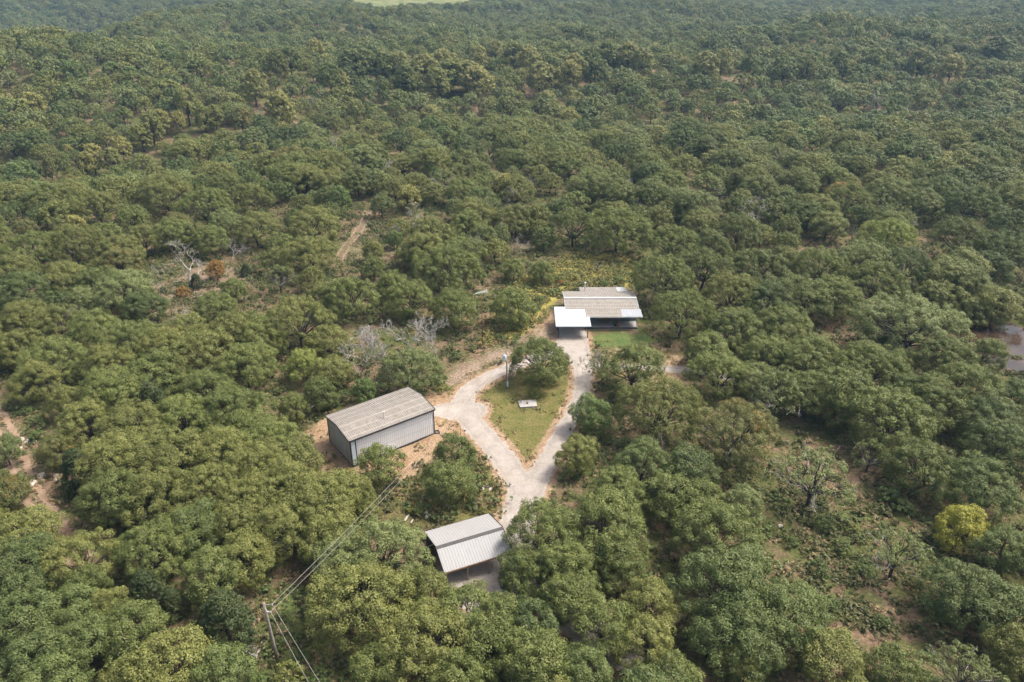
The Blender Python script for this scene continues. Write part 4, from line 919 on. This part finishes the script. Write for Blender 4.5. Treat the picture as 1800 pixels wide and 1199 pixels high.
# ------------------------------------------------------------------ things nobody could count: instanced points
def scatter(name, protos, P, rot, scl, idx, label, cat):
    pc = bpy.data.collections.new(name + '_kinds')
    for k, (me) in enumerate(protos):
        o = bpy.data.objects.new(f'{name}_kind_{k:02d}', me); pc.objects.link(o)
    me = bpy.data.meshes.new(name); me.vertices.add(len(P)); me.vertices.foreach_set('co', np.asarray(P, np.float32).ravel())
    for nm, ty, val, key in (('rot', 'FLOAT_VECTOR', rot, 'vector'), ('scl', 'FLOAT_VECTOR', scl, 'vector'), ('idx', 'INT', idx, 'value')):
        a = me.attributes.new(nm, ty, 'POINT'); a.data.foreach_set(key, np.asarray(val, np.int32 if ty == 'INT' else np.float32).ravel())
    o = link(name, me); tag(o, label, cat, None, 'stuff')
    g = bpy.data.node_groups.new(name, 'GeometryNodeTree'); g.is_modifier = True
    g.interface.new_socket('Geometry', in_out='INPUT', socket_type='NodeSocketGeometry'); g.interface.new_socket('Geometry', in_out='OUTPUT', socket_type='NodeSocketGeometry')
    gi, go = g.nodes.new('NodeGroupInput'), g.nodes.new('NodeGroupOutput'); ip = g.nodes.new('GeometryNodeInstanceOnPoints')
    ci = g.nodes.new('GeometryNodeCollectionInfo'); ci.inputs['Collection'].default_value = pc; ci.inputs['Separate Children'].default_value = True; ci.inputs['Reset Children'].default_value = True
    ip.inputs['Pick Instance'].default_value = True
    def na(n, t): a = g.nodes.new('GeometryNodeInputNamedAttribute'); a.data_type = t; a.inputs['Name'].default_value = n; return a.outputs['Attribute']
    er = g.nodes.new('FunctionNodeEulerToRotation'); g.links.new(na('rot', 'FLOAT_VECTOR'), er.inputs[0])
    g.links.new(gi.outputs[0], ip.inputs['Points']); g.links.new(ci.outputs[0], ip.inputs['Instance']); g.links.new(na('idx', 'INT'), ip.inputs['Instance Index'])
    g.links.new(er.outputs[0], ip.inputs['Rotation']); g.links.new(na('scl', 'FLOAT_VECTOR'), ip.inputs['Scale']); g.links.new(ip.outputs[0], go.inputs[0])
    md = o.modifiers.new('scatter', 'NODES'); md.node_group = g
    return o
S = np.array(stuff); n = len(S); rr = np.random.default_rng(3)
dist = np.hypot(S[:, 0], S[:, 1]); Zt = terrain(S[:, 0], S[:, 1])
vari = []
for base, kinds in ((MID, 6), (FAR, 6)):
    for k, me in enumerate(base):
        c = me.copy(); c.materials[0] = LEAF[('green', 'green', 'olive', 'dark', 'grey', 'olive')[k]]; vari.append(c)
idx = np.where(dist < 330, rr.integers(0, 6, n), 6 + rr.integers(0, 6, n))
TALL = [broadleaf(950 + i, RC=4.0, HT=10.0, zc=.46, lobes=14, lobe_r=(1.6, 2.4), clumps=9, clump_r=(.55, .95), per=20, dome=30, leaf=(.36, .6), elo=-.7, low=1.4, separate=False, name='tall_tree', twig=False) for i in range(2)]
for base in (MID[1], FAR[1]):                            # a few turning trees
    c = base.copy(); c.materials[0] = LEAF['rust']; vari.append(c)
for me_, lm_ in ((TALL[0], 'bright'), (TALL[1], 'dark'), (TALL[0], 'creek')): c = me_.copy(); c.materials[0] = LEAF[lm_]; vari.append(c)
pick = rr.random(n); grove = fbm(S[:, 0], S[:, 1], 120, 63, 2); tall = (pick < .03 + .12 * sst(.2, .8, grove)); idx = np.where(tall, 14 + rr.integers(0, 2, n), idx); idx = np.where((pick > .985), 16, idx)
turn = rr.random(n) < .005; idx = np.where(turn, np.where(dist < 330, 12, 13), idx)
radv = np.array([m_.get('rad', 5.5) for m_ in vari]); topv = np.array([m_.get('top', 8.5) for m_ in vari])
wid = 5.2 * S[:, 2] * rr.uniform(.94, 1.08, n) * np.where(idx >= 14, .8, 1.0); hgt = np.minimum(10.5, 2.2 + 2 * wid * .52) * rr.uniform(.88, 1.14, n) * np.where(idx >= 14, 1.25, 1.0)
sc = np.stack([wid / radv[idx], wid / radv[idx], hgt / topv[idx]], 1)
scatter('oak_forest', vari, np.stack([S[:, 0], S[:, 1], Zt - .1], 1), np.stack([np.zeros(n), np.zeros(n), rr.uniform(0, 6.283, n)], 1), sc, idx, 'continuous green oak forest covering the hills beyond the homestead', 'forest')

GRASS = {'tuft': leaf_mat('meadow_grass_blade', (.20, .21, .05), (.33, .29, .08), (.42, .36, .13)), 'weed': leaf_mat('undergrowth_leaf', (.060, .080, .024), (.120, .130, .042), (.18, .17, .07)),
         'dry': leaf_mat('dry_grass_blade', (.24, .165, .085), (.34, .25, .13), (.44, .34, .19)), 'lush': leaf_mat('lush_weed_leaf', (.075, .13, .035), (.13, .18, .05), (.20, .24, .08))}
gr = np.random.default_rng(8)
def pts(m, box): return gr.uniform(box[0], box[1], m), gr.uniform(box[2], box[3], m)
def ground_scatter(name, m, box, dens, protos, smin, smax, label, cat):
    X, Y = pts(m, box); d = dens(X, Y); keep = (gr.random(m) < d) & (sdf_drive(X, Y) > .25) & (np.abs(X) < Y * .74 + 14)
    for bx0, by0, ba, bl, bw in ((BX, BY, BA, BL, BW), (SX, SY, SA, SL, SW), (HX - 2, HY - 6.3, 0, 15.6, 17.5)):
        u = (X - bx0) * math.cos(ba) + (Y - by0) * math.sin(ba); v = -(X - bx0) * math.sin(ba) + (Y - by0) * math.cos(ba)
        keep &= ~((u > -.3) & (u < bl + .3) & (v > -.3) & (v < bw + .3))
    keep &= (np.abs(X - wx) > 1.5) | (np.abs(Y - wy) > 1.1)
    keep &= sdf_poly(POND_P, X, Y) > .5
    X, Y = X[keep], Y[keep]; k = len(X); s = gr.uniform(smin, smax, k)
    return scatter(name, protos, np.stack([X, Y, terrain(X, Y) - .03], 1), np.stack([np.zeros(k), np.zeros(k), gr.uniform(0, 6.28, k)], 1), np.stack([s, s, s * gr.uniform(.7, 1.2, k)], 1), gr.integers(0, len(protos), k), label, cat)
def inside(k, soft=1.0): return lambda X, Y: 1 - sst(-soft, soft, sdf_poly(PG[k], X, Y))
T_ = [tufts(60 + k, 9, .45, .6, (.22, .42), 'tuft', GRASS['tuft']) for k in range(3)] + [tufts(66, 8, .4, .6, (.2, .36), 'tuft', GRASS['lush'])]
W_ = [tufts(70 + k, 10, .5, .9, (.20, .38), 'weed', GRASS['weed']) for k in range(3)] + [tufts(75, 8, .4, .8, (.18, .34), 'weed', GRASS['dry']), tufts(76, 9, .5, .8, (.2, .36), 'weed', GRASS['lush'])]
D_ = [tufts(80 + k, 6, .16, .6, (.14, .28), 'dry', GRASS['dry']) for k in range(2)] + [tufts(84, 6, .18, .6, (.14, .28), 'dry', GRASS['tuft'])]
ground_scatter('meadow_grass', 9000, (-10, 40, 100, 185), lambda X, Y: np.maximum(inside('meadow', 2)(X, Y) * .95, 0) * (.4 + .6 * (fbm(X, Y, 7, 41, 2) > -.2)), T_, .6, 1.5, 'tall yellow green meadow grass behind the house and round the mast', 'grass')
def weed_d(X, Y):
    d = .30 + .35 * sst(-.2, .5, fbm(X, Y, 22, 51, 3)) + .6 * inside('right', 3)(X, Y) + .45 * inside('pole', 2)(X, Y) + .5 * inside('lower', 2)(X, Y)
    open_ = np.maximum.reduce([inside(k)(X, Y) for k in ('bare_barn', 'brown', 'bare_house', 'dry', 'loop', 'yard')])
    ring = np.maximum(np.abs(X - wx) - 1.5, np.abs(Y - wy) - 1.1)              # uncut grass round the well slab
    return np.maximum(d * (1 - .93 * open_) * (sdf_rut(X, Y) > .3), ((ring > 0) & (ring < .45)) * 1.0)
ground_scatter('undergrowth', 60000, (-130, 140, 40, 210), weed_d, W_, .55, 1.5, 'low tangled undergrowth and dry brush covering the woodland floor', 'undergrowth')
def dry_d(X, Y):
    e = sdf_drive(X, Y); return np.maximum.reduce([inside('loop')(X, Y) * .07, inside('dry')(X, Y) * .5, inside('lower')(X, Y) * .6, .55 * (e < 1.6), inside('bare_barn')(X, Y) * .10, inside('snags', 4)(X, Y) * .6, inside('yard')(X, Y) * .3])
ground_scatter('short_grass', 26000, (-60, 50, 56, 190), dry_d, D_, .5, 1.2, 'short dry grass on the loop, lawn and drive edges', 'grass')

# ------------------------------------------------------------------ bushes one can pick out
BUSHES = '''w 600 700 46|w 570 712 40|w 650 690 40|w 690 700 36|l 640 682 40|w 540 770 30|l 735 892 30|w 765 905 28|y 722 893 18|w 830 884 28|l 850 892 22
l 985 492 40|l 950 500 30|b 968 512 34|b 948 524 36|t 1010 488 40|b 1060 497 36|b 1090 494 40|o 1085 484 26|l 1030 495 36|w 1020 460 24|b 940 545 26|l 925 558 30|w 880 590 40|b 905 598 30|l 870 575 30
w 830 610 30|l 850 600 24|w 800 625 30|w 300 600 40|w 420 475 20|w 330 500 24|w 1450 920 50|w 1480 960 50|w 1440 1000 50|w 1520 1000 50|l 1500 930 40|w 1460 1060 50|w 1550 1090 46|w 1390 950 36|o 1610 1025 40|b 1560 870 50|b 1590 890 50|w 500 1080 40|w 520 1110 46|w 490 1130 36|b 530 1150 40
w 545 1070 40|w 560 1180 44|b 460 1190 44|w 70 740 40|w 45 720 36|b 65 765 36|w 110 760 40|w 1100 880 40|w 1250 905 50|w 1290 900 46|b 1755 600 36|l 1795 610 36|l 1710 640 36|b 1770 560 30|w 1340 640 30|w 1205 470 40|w 860 470 40|b 848 485 34|l 830 500 30|w 600 830 30|w 1085 700 40|w 1100 780 40|w 1130 790 46|w 1070 770 34
r 985 495 30|w 770 665 40|t 780 680 30|w 735 690 34|b 612 735 14'''
bm_ = {'w': ('dark', 'dull green'), 'l': ('willow', 'yellow green'), 'y': ('yellow', 'yellow flowering'), 'b': ('bright', 'fresh green'), 't': ('creek', 'tan green'), 'o': ('rust', 'rust brown'), 'r': ('orange', 'orange')}
for ln in BUSHES.split('\n'):
    for it in ln.split('|'):
        kd, u, v, w = it.split(); u, v, w = int(u), int(v), int(w); x, y, d = unp(u, v, .8); wm = w * d / F_PX * (.55 if 800 < u < 1130 and v < 630 else .8); mt, cn = bm_[kd]
        zt = zone_txt(u, v); zt = 'in the meadow behind the house' if 920 < u < 1115 and 450 < v < 570 else 'in the scrub round the barn' if 520 < u < 800 and 660 < v < 850 else zt
        put_tree('bush', BUSH, rnd.randrange(4), x, y, wm / 2, max(.8, wm * rnd.uniform(.45, .7)), rnd.uniform(0, 6), LEAF[mt], f'{cn} bush {zt}', 'bush', f'{cn} bushes {zt}')

# ------------------------------------------------------------------ haze: one closed box of pale air round camera and scene
hz = bpy.data.materials.new('pale_air'); hz.use_nodes = True; nt = hz.node_tree; nt.nodes.clear()
pv = nt.nodes.new('ShaderNodeVolumePrincipled'); pv.inputs['Color'].default_value = (.42, .70, 1, 1); pv.inputs['Density'].default_value = .00016; pv.inputs['Anisotropy'].default_value = .1
om = nt.nodes.new('ShaderNodeOutputMaterial'); nt.links.new(pv.outputs[0], om.inputs['Volume'])
hb = MB().box(-1680, 1690, -240, 2700, -48, 64).build('haze', hz); tag(hb, 'thin pale haze hanging over the forest', 'haze', None, 'stuff')
MARK = [('metal barn', BX + 3, BY + 6), ('pole shed', SX + 2, SY + 4), ('house', HX + 6, HY), ('pond', *POND), ('power pole', px_, py_), ('antenna mast', ax_, ay_), ('yellow tree', *unp(1693, 925, 3)[:2]), ('transformer pole', lx, ly)]
ORD = ['', 'second ', 'third ', 'fourth ', 'fifth ', 'sixth ', 'seventh ', 'eighth ', 'ninth ', 'tenth ', 'eleventh ', 'twelfth ', 'thirteenth ', 'fourteenth ', 'fifteenth ', 'sixteenth ', 'seventeenth ', 'eighteenth ', 'nineteenth ', 'twentieth ']
shared = {}
for o in COL.objects:
    if o.parent is None and o.get('label') and o.get('group'): shared.setdefault(o['label'], []).append(o)
for lab, obs in shared.items():                          # look-alikes of one stand are told apart by how near they stand to a landmark
    if len(obs) < 2: continue
    cx_, cy_ = np.mean([o.location.x for o in obs]), np.mean([o.location.y for o in obs])
    mk = min(MARK, key=lambda m: (m[0] in lab) * 1e3 * 0 + math.hypot(m[1] - cx_, m[2] - cy_))
    obs.sort(key=lambda o: math.hypot(o.location.x - mk[1], o.location.y - mk[2]))
    for k, o in enumerate(obs):
        if k < len(ORD): o['label'] = f'{lab}, {ORD[k]}nearest the {mk[0]}' if k else f'{lab}, the one nearest the {mk[0]}'
print('OAKS', len(oaks), 'IND', ind, 'STUFF', len(stuff), 'OBJ', len(COL.objects))
